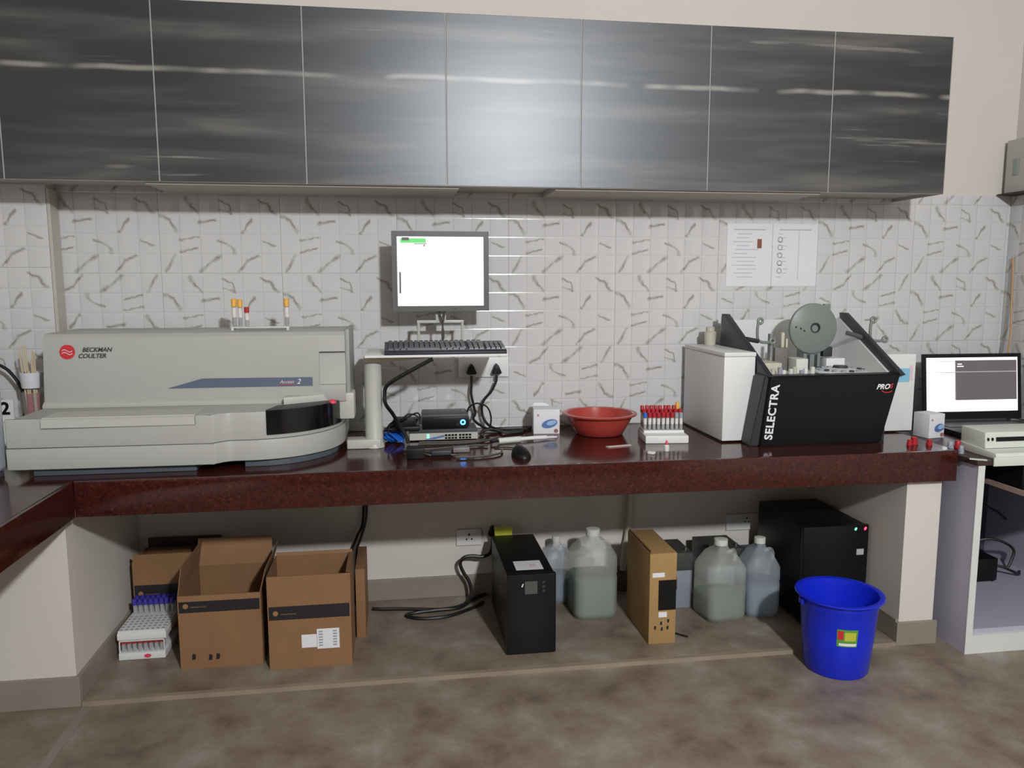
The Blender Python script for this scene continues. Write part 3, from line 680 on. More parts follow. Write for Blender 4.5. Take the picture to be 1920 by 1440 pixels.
for pts in [[(-.03, -.27, .77), (-.035, -.25, .80), (-.01, -.268, .825), (.02, -.268, .835), (.045, -.268, .85), (.075, -.268, .842), (.088, -.268, .82)], [(-.04, -.268, .80), (-.015, -.27, .812), (.03, -.275, .835), (.075, -.275, .855), (.088, -.275, .835)]]:
    AL = globals().setdefault('AL', [])
    solo('adapter_lead', TB(pts, .0036, 6, 5), m_cable, ['lower black lead curling over the adapter left of the small black box', 'upper black lead curling over the adapter left of the small black box'][len(AL)], 'lead'); AL.append(1)
t = thing('adapter_plug', 'black wall adapter lying at the front of the cable tangle', 'adapter', (.07, -.53, TOPZ))
wpart('body', BX(.03, .09, -.56, -.50, TOPZ+.0005, .778, bev=.005), m_black, t)
wpart('cord', TB([(.09, -.53, .755), (.12, -.535, .747), (.2, -.53, .746)], .004), m_cable, t)
solo('black_connector', BX(.115, .185, -.545, -.515, TOPZ+.008, .764, bev=.004), m_blk3, 'black connector brick beside the front adapter on the worktop', 'adapter')
solo('phone_charger', BX(.195, .255, -.475, -.435, TOPZ+.0005, .758, bev=.004), mat('charger_grey', (120, 116, 114), .4), 'small grey charger block in the cable tangle', 'charger')
# mouse
ms2 = thing('computer_mouse', 'black computer mouse near the front edge of the worktop', 'mouse', (.425, -.565, TOPZ), math.radians(12))
bm = bmesh.new(); bmesh.ops.create_uvsphere(bm, u_segments=24, v_segments=14, radius=1)
for v in bm.verts:
    v.co = Vector((v.co.x*.031*(1-.12*v.co.y), v.co.y*.054, max(v.co.z, 0)*.036*(1-.25*v.co.y*-1) + .0008))
bmesh.ops.remove_doubles(bm, verts=bm.verts, dist=1e-5)
part('shell', bm, m_black, ms2)
part('scroll_wheel', CYL(.009, .006, (-.003, .03, .029), 16, 'x'), m_blk3, ms2)
solo('mouse_lead', TB([(.432, -.508, .752), (.44, -.48, .7435), (.425, -.445, .7435), (.395, -.425, .7435), (.35, -.42, .7435)], .0024, 6), m_cable, 'thin black mouse cord trailing to the cable tangle', 'cord')
pp = thing('pipette', 'long white pipette lying on the worktop between cables and red bowl', 'pipette', (.38, -.35, TOPZ))
d = Vector((.235, .062, .0)).normalized()
def along(s, z): return (.375+d.x*s, -.345+d.y*s, TOPZ+z)
wpart('handle', TB([along(0, .012), along(.02, .012), along(.05, .012), along(.09, .012)], .011, 12, 2), m_rackw, pp)
wpart('barrel', TB([along(.09, .012), along(.15, .012), along(.20, .010)], .0075, 12, 2), m_white, pp)
wpart('tip', TB([along(.20, .010), along(.245, .008)], .004, 8, 1), m_white, pp)
wpart('plunger', TB([along(-.03, .012), along(0, .012)], .005, 10, 1), m_black, pp)
# tissue / glove box
def print_box(name, label, cat, x0, x1, y0, y1, h, z=TOPZ, rz=0):
    t = thing(name, label, cat, ((x0+x1)/2, (y0+y1)/2, z), rz)
    a, b = (x1-x0)/2, (y1-y0)/2
    part('carton', BX(-a, a, -b, b, .0005, h, bev=.002), m_paper, t)
    part('oval_print', PR(ellipse(.012, h*.42, a*.62, h*.17, rot=.28), 'y', -b-.0008, -b-.0002), m_oval, t)
    part('oval_highlight', PR(ellipse(.02, h*.46, a*.38, h*.09, rot=.28), 'y', -b-.0013, -b-.0009), m_oval2, t)
    part('round_seal', PR(ellipse(a*.72, h*.13, .0085, .0085, 16), 'y', -b-.0008, -b-.0002), mat('seal_brown', (150, 96, 92), .6), t)
    part('dot_print', PR(ellipse(-a*.65, h*.76, .005, .005, 12), 'y', -b-.0008, -b-.0002), mat('dot_rose', (186, 140, 140), .6), t)
    return t
tb = print_box('reagent_carton', 'small white carton with blue oval print left of the red bowl', 'carton', .545, .650, -.180, -.077, .100, rz=math.radians(-7))
part('open_flap', PR([(-.053, .10), (.02, .10), (.0, .112), (-.045, .112)], 'y', .046, .048), m_paper, tb)
# red bowl
bo = thing('plastic_basin', 'red plastic basin on the worktop against the tiles', 'basin', (.803, -.20, TOPZ))
part('bowl', LT([(0, .0008), (.088, .0008), (.094, .004), (.112, .035), (.128, .066), (.131, .075), (.148, .080), (.150, .084), (.147, .087), (.130, .086), (.124, .070), (.108, .036), (.090, .007), (0, .006)], n=56), m_bowl, bo)

# tube rack with red caps
tr = thing('tube_rack', 'white stepped tube rack full of capped tubes right of the red basin', 'rack', (1.015, -.335, TOPZ), math.radians(-6))
tr['label'] = 'white stepped tube rack full of capped tubes right of the red basin'
part('base', BX(-.082, .082, -.10, .05, .0005, .030, bev=.004), m_white, tr)
part('upper_deck', BX(-.078, .078, -.045, .048, .030, .040, bev=.002), m_white, tr)
groups = []
rr = random.Random(9)
names = ['left', 'second', 'third', 'fourth', 'fifth', 'sixth', 'seventh', 'eighth', 'ninth']
Rz = Matrix.Rotation(math.radians(-6), 4, 'Z')
for row in range(3):
    for i in range(9):
        x, y = -.070+i*.0175, -.028+row*.026
        capm = m_cap_r
        if row == 0 and i == 0: capm = m_cap_b
        if row == 0 and i in (7, 8): capm = m_cap_g
        if row == 2 and i == 8: capm = m_cap_y
        h = .066+row*.010+(.012 if capm is m_cap_y else 0)-(.022 if (row == 0 and 0 < i < 7) else 0)*0
        p = Vector((1.015, -.335, 0)) + Rz @ Vector((x, y, 0))
        colr = {m_cap_r.name: 'red', m_cap_b.name: 'blue', m_cap_g.name: 'grey', m_cap_y.name: 'yellow'}[capm.name]
        rown = ['front', 'middle', 'rear'][row]
        lab = f'{colr}-capped tube, {["first","second","third","fourth","fifth","sixth","seventh","eighth","last"][i]} from left in the {rown} row of the worktop rack'
        tube_thing('sample_tube', lab, p.x, p.y, TOPZ+.0405, h, .0062, capm, 'tubes in the worktop rack', 0 if row == 0 else .4, (rr.uniform(-.03, .03), rr.uniform(-.03, .03)))
solo('test_strip', PR([(.760, -.460), (.768, -.472), (.860, -.452), (.855, -.440)], 'z', TOPZ+.0005, TOPZ+.004), mat('strip_paper', (200, 180, 176), .7), 'thin pinkish test strip lying in front of the red basin', 'strip')
solo('white_stopper', prism(bmesh.new(), [(.874, -.598), (.893, -.612), (.905, -.598), (.884, -.584)], 'z', TOPZ+.0005, TOPZ+.009, bev=.002), m_white, 'small white cap lying at the front of the worktop', 'cap')
t = thing('dropper_bottle', 'tiny white bottle with pink tip in front of the tube rack', 'bottle', (.957, -.562, TOPZ))
part('body', LT([(0, .0005), (.0085, .0005), (.0095, .003), (.0095, .020), (.006, .024), (0, .024)], n=16), m_white, t)
part('tip', LT([(0, .0245), (.0055, .0245), (.0045, .034), (.002, .040), (0, .040)], n=12), m_pink, t)

# ------------------------------------------------------------------ clinical chemistry analyzer (right)
se = thing('chemistry_analyzer', 'black-fronted chemistry analyzer with white side housings and open top', 'analyzer', (1.6, -.3, TOPZ))
wpart('left_housing', BX(1.214, 1.338, -.45, -.04, TOPZ+.006, 1.066, bev=.005), m_white, se)
wpart('housing_cap', BX(1.213, 1.339, -.452, -.039, 1.0665, 1.082, bev=.003), m_white, se)
wpart('right_housing', BX(1.86, 2.063, -.36, -.04, TOPZ+.006, 1.058, bev=.005), m_white, se)
wpart('left_base', BX(1.22, 1.335, -.43, -.05, TOPZ+.0005, TOPZ+.006), m_black, se)
wpart('right_base', BX(1.87, 2.055, -.35, -.05, TOPZ+.0005, TOPZ+.006), m_black, se)
# black front: leaning parallelogram, deep box
zA, zB = TOPZ+.0005, 1.003
def skew_box(x0b, x1b, x0t, x1t, y0b, y0t, y1, z0, z1, bev=.004):
    bm = bmesh.new()
    P_ = [(x0b, y0b, z0), (x1b, y0b, z0), (x1b, y1, z0), (x0b, y1, z0), (x0t, y0t, z1), (x1t, y0t, z1), (x1t, y1, z1), (x0t, y1, z1)]
    v = [bm.verts.new(p) for p in P_]
    fs = [bm.faces.new([v[i] for i in q]) for q in ((3, 2, 1, 0), (4, 5, 6, 7), (0, 1, 5, 4), (1, 2, 6, 5), (2, 3, 7, 6), (3, 0, 4, 7))]
    if bev: bmesh.ops.bevel(bm, geom=list({e for f in fs for e in f.edges}), offset=bev, segments=2, affect='EDGES')
    return bm
front = wpart('front_panel', skew_box(1.325, 1.812, 1.348, 1.868, -.535, -.55, -.49, zA, zB), m_blk2, se)
wpart('front_side', skew_box(1.288, 1.3245, 1.330, 1.3475, -.528, -.545, -.46, zA, zB, .003), m_blk3, se)
wpart('chassis', BX(1.345, 1.855, -.489, -.05, TOPZ+.001, .985), m_blk3, se)
# sloping side plates
lp = [(-.10, 1.00), (-.52, .985), (-.555, 1.0), (-.15, 1.213), (-.115, 1.213)]
wpart('left_side_plate', PR(lp, 'x', 1.341, 1.362, bev=.002), m_navy, se)
wpart('right_side_plate', PR([(-.52, .985), (-.56, 1.0), (-.16, 1.215), (-.12, 1.215), (-.13, 1.18)], 'x', 1.862, 1.882, bev=.002), m_blk3, se)
wpart('right_inner_plate', PR([(-.06, .985), (-.52, .986), (-.135, 1.19), (-.06, 1.19)], 'x', 1.852, 1.8615), m_white, se)
wpart('left_inner_plate', PR([(-.06, .985), (-.52, .986), (-.135, 1.20), (-.06, 1.20)], 'x', 1.3625, 1.367), m_white, se)
wpart('back_panel', BX(1.367, 1.852, -.075, -.06, .985, 1.185), m_white, se)
wpart('deck', BX(1.367, 1.852, -.488, -.076, .9855, .990), m_white, se)
dl = wpart('disc_lid', LT([(0, 0), (.094, 0), (.100, .004), (.100, .016), (.094, .020), (0, .020)], (1.648, -.285, 1.160), 48, 'y'), m_mgrey, se)
wpart('disc_hub', LT([(.0, 0), (.014, 0), (.016, .004), (.020, .004), (.020, -.0002), (0, -.0002)], (1.653, -.3055, 1.163), 24, 'y'), m_blk3, dl)
wpart('disc_hub_cap', CYL(.0135, .007, (1.649, -.3052, 1.160), 20, 'y', .002), m_mgrey, dl)
for k, (dx, dz) in enumerate(((-.076, .006), (-.056, .0), (-.041, -.009))): wpart('disc_hole', CYL(.0042, .0006, (1.648+dx, -.3052, 1.160+dz), 10, 'y'), m_blk3, dl)
wpart('disc_tab', BX(1.690, 1.716, -.303, -.287, 1.232, 1.257, bev=.002), m_mgrey, dl)
wpart('hinge_block', BX(1.618, 1.690, -.29, -.23, .990, 1.075, bev=.003), m_mgrey, se)
wpart('hinge_slot', BX(1.632, 1.644, -.2915, -.2902, .995, 1.055), m_blk3, se)
wpart('hinge_slot', BX(1.664, 1.676, -.2915, -.2902, .995, 1.055), m_blk3, se)
wpart('latch', BX(1.695, 1.735, -.30, -.26, 1.045, 1.085, bev=.003), m_blk3, se)
wpart('white_block', BX(1.705, 1.785, -.31, -.23, .990, 1.040, bev=.003), m_white, se)
ro = wpart('sample_rotor', LT([(0, 0), (.09, 0), (.098, .004), (.098, .012), (.06, .016), (.03, .022), (0, .022)], (1.715, -.395, .990), 40), m_white, se)
wpart('rotor_hub', LT([(0, 0), (.030, 0), (.026, .008), (0, .008)], (1.715, -.395, 1.0125), 20), m_blk3, ro)
for i in range(16):
    a = 2*math.pi*i/16; wpart('rotor_cup', LT([(0, 0), (.009, 0), (.009, .006), (0, .006)], (1.715+.08*math.cos(a), -.395+.08*math.sin(a), 1.004), 10), [m_cap_g, m_blk3][i % 3 == 0], ro)
wpart('probe_motor', BX(1.490, 1.545, -.30, -.25, .990, 1.085, bev=.004), mat('motor_grey', (112, 108, 106), .4), se)
wpart('probe_column', CYL(.012, .15, (1.475, -.29, .990), 16), m_metal, se)
wpart('probe_arm', BX(1.515, 1.528, -.30, -.285, 1.085, 1.145, bev=.002), m_beige, se)
wpart('probe_arm', BX(1.534, 1.543, -.30, -.285, 1.085, 1.120, bev=.002), m_beige, se)
wpart('reagent_block', BX(1.40, 1.47, -.40, -.28, .990, 1.035, bev=.004), m_beige, se)
wpart('reagent_block', BX(1.55, 1.60, -.36, -.28, .990, 1.045, bev=.004), m_rackw, se)
for i in range(9):
    x = 1.39+i*.022; wpart('reagent_bottle', CYL(.0085, .022+.006*(i % 3), (x, -.455+.012*(i % 2), .990), 12, bev=.002), [m_rackw, m_beige, m_cap_g, m_white][i % 4], se)
wpart('back_cup', LT([(0, 0), (.022, 0), (.026, .055), (.018, .058), (.018, .075), (0, .075)], (1.30, -.10, 1.0825), 18), m_beige, se)
def hook(x, y, z, s=1):
    bm = tube(bmesh.new(), [(x, y, z), (x-.003*s, y, z-.03), (x, y, z-.066), (x+.012, y-.004, z-.078), (x+.035, y-.01, z-.080), (x+.046, y-.012, z-.077)], .006, 8, 4)
    for cx_, cz_, yy in ((x+.008, z+.004, y), (x+.055, z-.074, y-.013)):
        ring = [(cx_+.010*math.cos(q), yy, cz_+.010*math.sin(q)) for q in [i*math.pi/5 for i in range(11)]]
        tube(bm, ring, .0055, 8, 2)
    return bm
wpart('cover_hook', hook(1.415, -.3, 1.187), m_mgrey, se, 'grey bent hook')
wpart('hook_arm_and_shadow', TB([(1.362, -.31, 1.122), (1.415, -.305, 1.112)], .009, 8, 1), m_navy, se)
wpart('cover_hook', hook(1.897, -.3, 1.187), m_mgrey, se, 'grey bent hook')
wpart('hook_arm_and_shadow', TB([(1.90, -.30, 1.112), (1.80, -.285, 1.140)], .009, 8, 1), m_dgrey, se)  # dark bar in place of the shadow beside the right hook
# lettering on the black front (the face leans slightly)
ftilt = math.atan((.55-.535)/(zB-zA))
wpart('lettering', text_on(text_bm('SELECTRA', .043, spacing=1.08, bold=.0012), (1.3645, -.5455, .868), -ftilt, math.radians(90-4.5)), m_wprint, se)
wpart('lettering', text_on(text_bm('PRO', .027, shear=.3, bold=.0008), (1.797, -.5512, .955), -ftilt), m_wprint, se)
wpart('lettering', text_on(text_bm('S', .024, shear=.3, bold=.0008), (1.829, -.5512, .957), -ftilt), m_red, se)
bm = bmesh.new()
P_ = [(.024*math.cos(q), .012*math.sin(q)) for q in [math.radians(a) for a in range(190, 345, 12)]]
v1 = [bm.verts.new((x, y, 0)) for x, y in P_]; v2 = [bm.verts.new((x*.82, y*.72, 0)) for x, y in P_]
for i in range(len(P_)-1): bm.faces.new((v1[i], v1[i+1], v2[i+1], v2[i]))
wpart('logo_swoosh', text_on(bm, (1.815, -.5508, .944), -ftilt), m_red, se)
wpart('blue_sticker', BX(1.99, 2.036, -.3612, -.3602, .945, 1.000), m_sticker_b, se)
wpart('pale_sticker', BX(2.037, 2.050, -.3610, -.3602, .950, 1.012), m_sticker_pk, se)

# papers on the tiles
for k, (x0, x1, lab) in enumerate(((1.400, 1.603, 'left white instruction sheet with brown picture taped on the tiles'), (1.606, 1.812, 'right white instruction sheet with small icons taped on the tiles'))):
    t = thing('paper_notice', lab, 'notice', ((x0+x1)/2, -.008, 1.325))
    wpart('sheet', BX(x0, x1, -.0086, -.0068, 1.325, 1.59), m_paper, t)
    rr = random.Random(20+k); g_ = mat('faint_print', (184, 184, 194), .7)
    wpart('print_heading', BX(x0+.03, x1-.03, -.0092, -.0088, 1.562, 1.567), g_, t)
    for j in range(12):
        z = 1.545-j*.0165; a = rr.uniform(.02, .05); b = rr.uniform(.05, .11)
        wpart('print_line', BX(x0+a, x1-b if k == 0 else x0+a+.02, -.0092, -.0088, z, z+.003), g_, t)
    if k == 0: wpart('brown_picture', BX(1.536, 1.556, -.0094, -.0088, 1.486, 1.525), mat('brown_print', (134, 84, 66), .7), t)
    else:
        for j in range(5):
            wpart('icon', LT([(.008, 0), (.012, 0), (.012, .0004), (.008, .0004), (.008, 0)], (1.640, -.0088, 1.523-j*.033), 14, 'y'), mat('icon_grey', (160, 160, 168), .7), t)
        wpart('column_rule', BX(1.725, 1.727, -.0092, -.0088, 1.35, 1.56), g_, t)

# ------------------------------------------------------------------ right end: small carton, caps, laptop, desk
rb = print_box('reagent_carton', 'small white carton beside the chemistry analyzer at the laptop', 'carton', 2.094, 2.172, -.405, -.325, .098, rz=math.radians(10))
rb.location.z = .7205
part('red_line', PR([(-.005, .03), (.038, .034), (.038, .037), (-.005, .033)], 'y', -.0408, -.0401), mat('rose_print', (170, 110, 120), .6), rb)
part('label_panel', BX(-.010, .034, -.0407, -.0401, .055, .085), m_wprint, rb)
labs = ['red tube cap lying leftmost at the right end of the worktop', 'larger red cap second in the row at the right end of the worktop', 'red cap third in the row at the right end of the worktop', 'clear grey cap on the desk corner beside the red caps', 'smaller clear grey cap in front on the desk corner', 'last red cap of the row, on the desk corner']
for k, (x, y, m_, r, h) in enumerate(((1.885, -.60, m_cap_r, .010, .022), (1.914, -.585, m_cap_r, .014, .028), (1.958, -.61, m_cap_r, .011, .022), (2.030, -.63, m_cap_g, .012, .036), (2.040, -.675, m_cap_g, .010, .030), (2.064, -.625, m_cap_r, .013, .038))):
    solo('tube_stopper', LT([(0, .0005), (r, .0005), (r, h*.45), (r*.8, h*.5), (r*.8, h*.9), (r*.6, h), (0, h)], (x, y, TOPZ if x < 2 else .72), 14), m_, labs[k], 'cap', 'caps at the worktop end')
# desk
DX0_, DX1_ = 2.024, XR-.006
dk = thing('computer_desk', 'lavender-white laminate computer desk with dark interior right of the worktop', 'desk', (2.3, -.4, 0))
wpart('side_panel', BX(DX0_, DX0_+.024, -.785, -.012, 0, .70), m_desk, dk)
wpart('side_edge_band', BX(DX0_-.001, DX0_+.025, -.789, -.7855, 0, .70), m_deskw, dk)
wpart('side_panel', BX(DX1_-.024, DX1_, -.785, -.012, 0, .70), m_desk, dk)
wpart('desktop', BX(DX0_-.008, DX1_, -.79, -.010, .7005, .72, bev=.002), mat('desktop_dark', (60, 46, 44), .35), dk)
wpart('bottom_shelf', BX(DX0_+.0245, DX1_-.0245, -.775, -.04, .07, .088), m_desk, dk)
wpart('kick_board', BX(DX0_+.0245, DX1_-.0245, -.788, -.770, .0, .0695), m_deskw, dk)
wpart('back_board', BX(DX0_+.0245, DX1_-.0245, -.035, -.015, .089, .70), mat('desk_back_dark', (70, 68, 78), .5), dk)
kt = wpart('keyboard_tray', BX(2.215, DX1_-.03, -.80, -.30, .585, .600), m_deskd, dk)
wpart('tray_edge', BX(2.207, 2.2148, -.80, -.30, .584, .602), mat('tray_edge_tan', (176, 150, 140), .5), kt)
wpart('tray_front', BX(2.207, DX1_-.03, -.815, -.8005, .565, .61), m_deskw, kt)
wpart('tray_runner', BX(2.225, 2.24, -.76, -.32, .6003, .6995), m_black, kt)
# laptop
lp_ = thing('laptop', 'open black laptop showing a grey and white window on the desk', 'laptop', (2.468, -.225, .7205), math.radians(-2))
LW = .229
part('base', BX(-LW, LW, -.215, .03, .0005, .024, bev=.004), m_black, lp_)
part('keys_deck', BX(-LW+.03, LW-.03, -.10, .01, .0242, .0262), m_blk3, lp_)
part('touchpad', BX(-.05, .05, -.18, -.115, .0242, .0252), m_blk3, lp_)
part('hinge', CYL(.009, .30, (-.15, .033, .026), 14, 'x'), m_blk3, lp_)
tiltm = Matrix.Translation((0, .035, .03)) @ Matrix.Rotation(math.radians(-7), 4, 'X')
def lid_part(name, bm, m_, par):
    bmesh.ops.transform(bm, matrix=tiltm, verts=bm.verts); return part(name, bm, m_, par)
lid_part('lid', BX(-LW, LW, .0, .010, 0, .286, bev=.004), m_black, lp_)
lid_part('bezel', quad_frame(bmesh.new(), -LW+.001, LW-.001, .001, .285, .015, -.003, -.0001), m_blk2, lp_)
SX = LW-.017; z0, z1 = .036, .269
lid_part('lower_bezel', BX(-LW+.018, LW-.018, -.003, -.0001, .0162, .0355), m_blk2, lp_)
s_ = lid_part('screen', BX(-SX, SX, -.0016, -.0002, z0, z1), m_scr, lp_)
xs = -SX+.31*2*SX
lid_part('screen_pane', BX(xs, SX-.004, -.0020, -.0017, z0+.049, z1-.012), m_scr_grey, s_)
lid_part('screen_rule', BX(xs, SX-.006, -.0024, -.0021, z1-.064, z1-.060), m_scr_line, s_)
lid_part('screen_rule', BX(xs, xs+.003, -.0024, -.0021, z0+.049, z1-.012), m_scr_line, s_)
lid_part('screen_rule', BX(-SX, xs, -.0024, -.0021, z1-.065, z1-.063), m_scr_grey, s_)
lid_part('screen_rule', BX(-SX, xs, -.0024, -.0021, z1-.016, z1-.0145), m_scr_grey, s_)
lid_part('screen_text', BX(xs+.012, xs+.032, -.0024, -.0021, z1-.030, z1-.026), m_scr, s_)
lid_part('screen_text', BX(xs+.010, xs+.040, -.0024, -.0021, z1-.040, z1-.036), m_scr, s_)
# off-white slotted rack on the desk front
sr_ = thing('slotted_rack', 'off-white plastic rack with dark slots on the front of the desk', 'rack', (2.33, -.72, .7205))
wpart('tray', PR([(-.60, .7206), (-.785, .7206), (-.79, .727), (-.785, .742), (-.60, .752)], 'x', 2.088, 2.60, bev=.003), m_rackw, sr_)
wpart('rear_block', PR([(-.60, .747), (-.725, .747), (-.72, .805), (-.60, .810)], 'x', 2.095, 2.60, bev=.003), m_rackw, sr_)
for x0 in (2.138, 2.29, 2.44): wpart('slot', PR([(-.7262, .772), (-.7242, .772), (-.7222, .787), (-.7242, .787)], 'x', x0, x0+.13), m_black, sr_)
for x in (2.106, 2.123): wpart('peg_hole', PR(ellipse(x, .780, .0035, .006, 12), 'y', -.7268, -.722), m_black, sr_)
wpart('front_rim', BX(2.073, 2.61, -.800, -.7935, .699, .731, bev=.002), m_rackw, sr_)
solo('flat_ruler', PR([(2.0, -.77), (2.045, -.80), (2.05, -.79), (2.006, -.76)], 'z', .7203, .724), m_rackw, 'short pale strip lying on the desk corner beside the slotted rack', 'strip')
# desk interior
t = thing('power_brick', 'black power box on the bottom shelf inside the desk', 'power box', (2.42, -.34, .0885))
wpart('case', BX(2.352, 2.485, -.38, -.24, .0956, .192, bev=.005), m_black, t)
for x, y in ((2.36, -.37), (2.47, -.37), (2.36, -.25), (2.47, -.25)): wpart('foot', BX(x, x+.01, y, y+.01, .0885, .0955), m_black, t)
for k, (pts, lab) in enumerate((([(2.36, -.27, .69), (2.34, -.26, .55), (2.36, -.27, .42), (2.35, -.27, .32), (2.38, -.22, .22), (2.39, -.225, .20)], 'leftmost black cable hanging inside the desk'),
                               ([(2.39, -.25, .69), (2.37, -.24, .48), (2.385, -.23, .36), (2.40, -.22, .28), (2.44, -.22, .20)], 'second black cable hanging inside the desk'),
                               ([(2.43, -.27, .69), (2.44, -.26, .45), (2.52, -.24, .38), (2.60, -.22, .34), (2.66, -.2, .30)], 'black cable swinging to the right inside the desk'),
                               ([(2.49, -.31, .14), (2.54, -.33, .135), (2.59, -.34, .115), (2.63, -.33, .0955), (2.66, -.30, .0955)], 'black cable leaving the power box on the desk shelf'),
                               ([(2.50, -.20, .20), (2.56, -.22, .22), (2.62, -.24, .21), (2.67, -.25, .17), (2.64, -.26, .10)], 'thick black cable loop right of the power box'))):
    solo('hanging_cable', TB(pts, .006, 7), m_cable, lab, 'cable')
# switch board on right wall and wires
t = thing('switch_board', 'grey surface switch board high at the right edge above the tiles', 'switch board', (2.70, -.2, 1.725))
wpart('case', BX(2.672, XR-.0005, -.36, -.025, 1.727, 1.955, bev=.005), mat('board_grey', (180, 182, 176), .5), t)
for j in range(3): wpart('switch', BX(2.668, 2.6715, -.10-j*.07, -.075-j*.07, 1.80, 1.87, bev=.001), mat('switch_green', (140, 156, 148), .5), t)
wpart('shadow_edge', BX(2.650, XR-.0005, -.38, -.012, 1.7215, 1.7265), m_brown, t)  # thin brown sheet standing in for the shadow along the case's bottom edge
solo('wall_wire', TB([(2.722, -.05, 1.45), (2.720, -.06, 1.36), (2.716, -.07, 1.24), (2.706, -.09, 1.12), (2.69, -.10, 1.0), (2.66, -.12, .86), (2.64, -.13, .727)], .0045, 7), m_tan_cable, 'tan wire hanging down the right corner behind the laptop', 'wire')

# ------------------------------------------------------------------ below the worktop: sockets
socket_plate('white wall socket below the worktop left of the black tower unit', .238, .345, .236, .306, [(.292, .273, 1.15)], y=0)
socket_plate('white wall socket plate below the worktop behind the milky jugs', 1.44, 1.70, .245, .318, [(1.535, .29, 1.0)], y=0)
t = thing('plug_adapter', 'white plug adapter glowing orange with black cords under the right worktop', 'adapter', (1.655, -.03, .26))
wpart('body', BX(1.628, 1.69, -.05, -.0128, .262, .305, bev=.004), m_white, t)
wpart('neon', CYL(.008, .004, (1.642, -.051, .292), 12, 'y'), m_led_o, t)
for k, pts in enumerate(([(1.645, -.04, .262), (1.63, -.05, .22), (1.60, -.06, .18), (1.585, -.07, .12), (1.58, -.07, .04)], [(1.66, -.04, .262), (1.665, -.05, .22), (1.655, -.06, .17), (1.64, -.07, .11), (1.63, -.07, .03)], [(1.67, -.04, .262), (1.685, -.05, .23), (1.675, -.06, .19), (1.66, -.06, .15)])):
    wpart('cord', TB(pts, .005, 7), m_cable, t)

# cartons
def carton(name, label, x0, x1, y0, y1, h, m_o, flaps, strip=None, rz=0, z=PL):
    t = thing(name, label, 'carton', ((x0+x1)/2, (y0+y1)/2, z), rz, 'cartons under the worktop')
    a, b, th = (x1-x0)/2, (y1-y0)/2, .004
    part('bottom', BX(-a+.0045, a-.0045, -b+.0045, b-.0045, .0005, .005), m_card_in, t)
    part('front_wall', BX(-a, a, -b, -b+th, .0005, h), m_o, t); part('back_wall', BX(-a, a, b-th, b, .0005, h), m_o, t)
    part('side_wall', BX(-a, -a+th, -b+th, b-th, .0005, h), m_o, t); part('side_wall', BX(a-th, a, -b+th, b-th, .0005, h), m_o, t)
    for side, ang, L_ in flaps:
        bm = bmesh.new(); w_ = a if side in 'fb' else b
        box(bm, -w_+.003, w_-.003, -.0015, .0015, 0, L_)
        if side == 'b': Mx = Matrix.Translation((0, b-.002, h)) @ Matrix.Rotation(-ang, 4, 'X')
        elif side == 'f': Mx = Matrix.Translation((0, -b+.002, h)) @ Matrix.Rotation(ang, 4, 'X')
        elif side == 'l': Mx = Matrix.Translation((-a+.002, 0, h)) @ Matrix.Rotation(-ang, 4, 'Y') @ Matrix.Rotation(math.pi/2, 4, 'Z')
        else: Mx = Matrix.Translation((a-.002, 0, h)) @ Matrix.Rotation(ang, 4, 'Y') @ Matrix.Rotation(math.pi/2, 4, 'Z')
        bmesh.ops.transform(bm, matrix=Mx, verts=bm.verts)
        part('flap', bm, m_card_in if side in 'b' else m_o, t)
    if strip:
        zz0, zz1 = strip
        s = part('dark_strip', BX(-a+.004, a-.005, -b-.0008, -b-.0002, zz0, zz1), m_tape, t)
        part('strip_emblem', PR(ellipse(-a+.026, (zz0+zz1)/2, .009, .009, 16), 'y', -b-.0014, -b-.0009), mat('tan_print', (150, 110, 76), .6), s)
        part('strip_text', BX(-a+.042, -a+.095, -b-.0014, -b-.0009, (zz0+zz1)/2-.006, (zz0+zz1)/2-.002), mat('tan_print_dim', (96, 74, 58), .6), s)
    return t
c1 = carton('open_carton', 'left open brown carton with dark printed strip and raised inner flap', -.757, -.481, -.518, -.215, .265, m_card, [('b', .05, .105), ('l', -.15, .10), ('r', .25, .085), ('f', 2.95, .02)], (.205, .252))
c2 = carton('open_carton', 'right open brown carton with white shipping label', -.452, -.172, -.567, -.35, .335, m_card, [('l', .05, .0), ('b', -.03, .012)], (.180, .228))
part('flap_edge', BX(.125, .139, -.1, .104, .336, .338), m_card, c2)
s = part('shipping_label', BX(.022, .098, -.1098, -.1087, .068, .140), m_paper, c2)
part('shipping_label_small', BX(-.03, .021, -.1098, -.1087, .075, .122), m_paper, c2)
for j in range(6):
    for x0 in (.028, .076): part('label_print', BX(x0, x0+.014, -.1104, -.1099, .078+j*.010, .083+j*.010), mat('grey_print', (150, 156, 152), .6) if (j+int(x0*100)) % 2 else m_cap_g, s)
for x, z_ in ((-.10, .035), (-.045, .03), (-.02, .032)): part('handling_mark', PR([(x, z_), (x+.012, z_), (x+.014, z_+.018), (x+.003, z_+.022)], 'y', -.1523, -.1517), m_tape, c1)
carton('open_carton', 'brown carton half hidden at the left behind the tube racks', -.998, -.765, -.205, -.03, .285, m_card, [('f', .05, .03)], (.13, .195))
solo('folded_carton', BX(-.166, -.132, -.36, -.10, PL+.0005, .285, bev=.001), m_card, 'narrow brown carton standing behind the right open carton', 'carton')
solo('dark_board', BX(-.99, -.712, -.029, -.0146, PL+.0005, .335, bev=.002), m_brown, 'dark brown board leaning on the wall behind the left cartons', 'board')
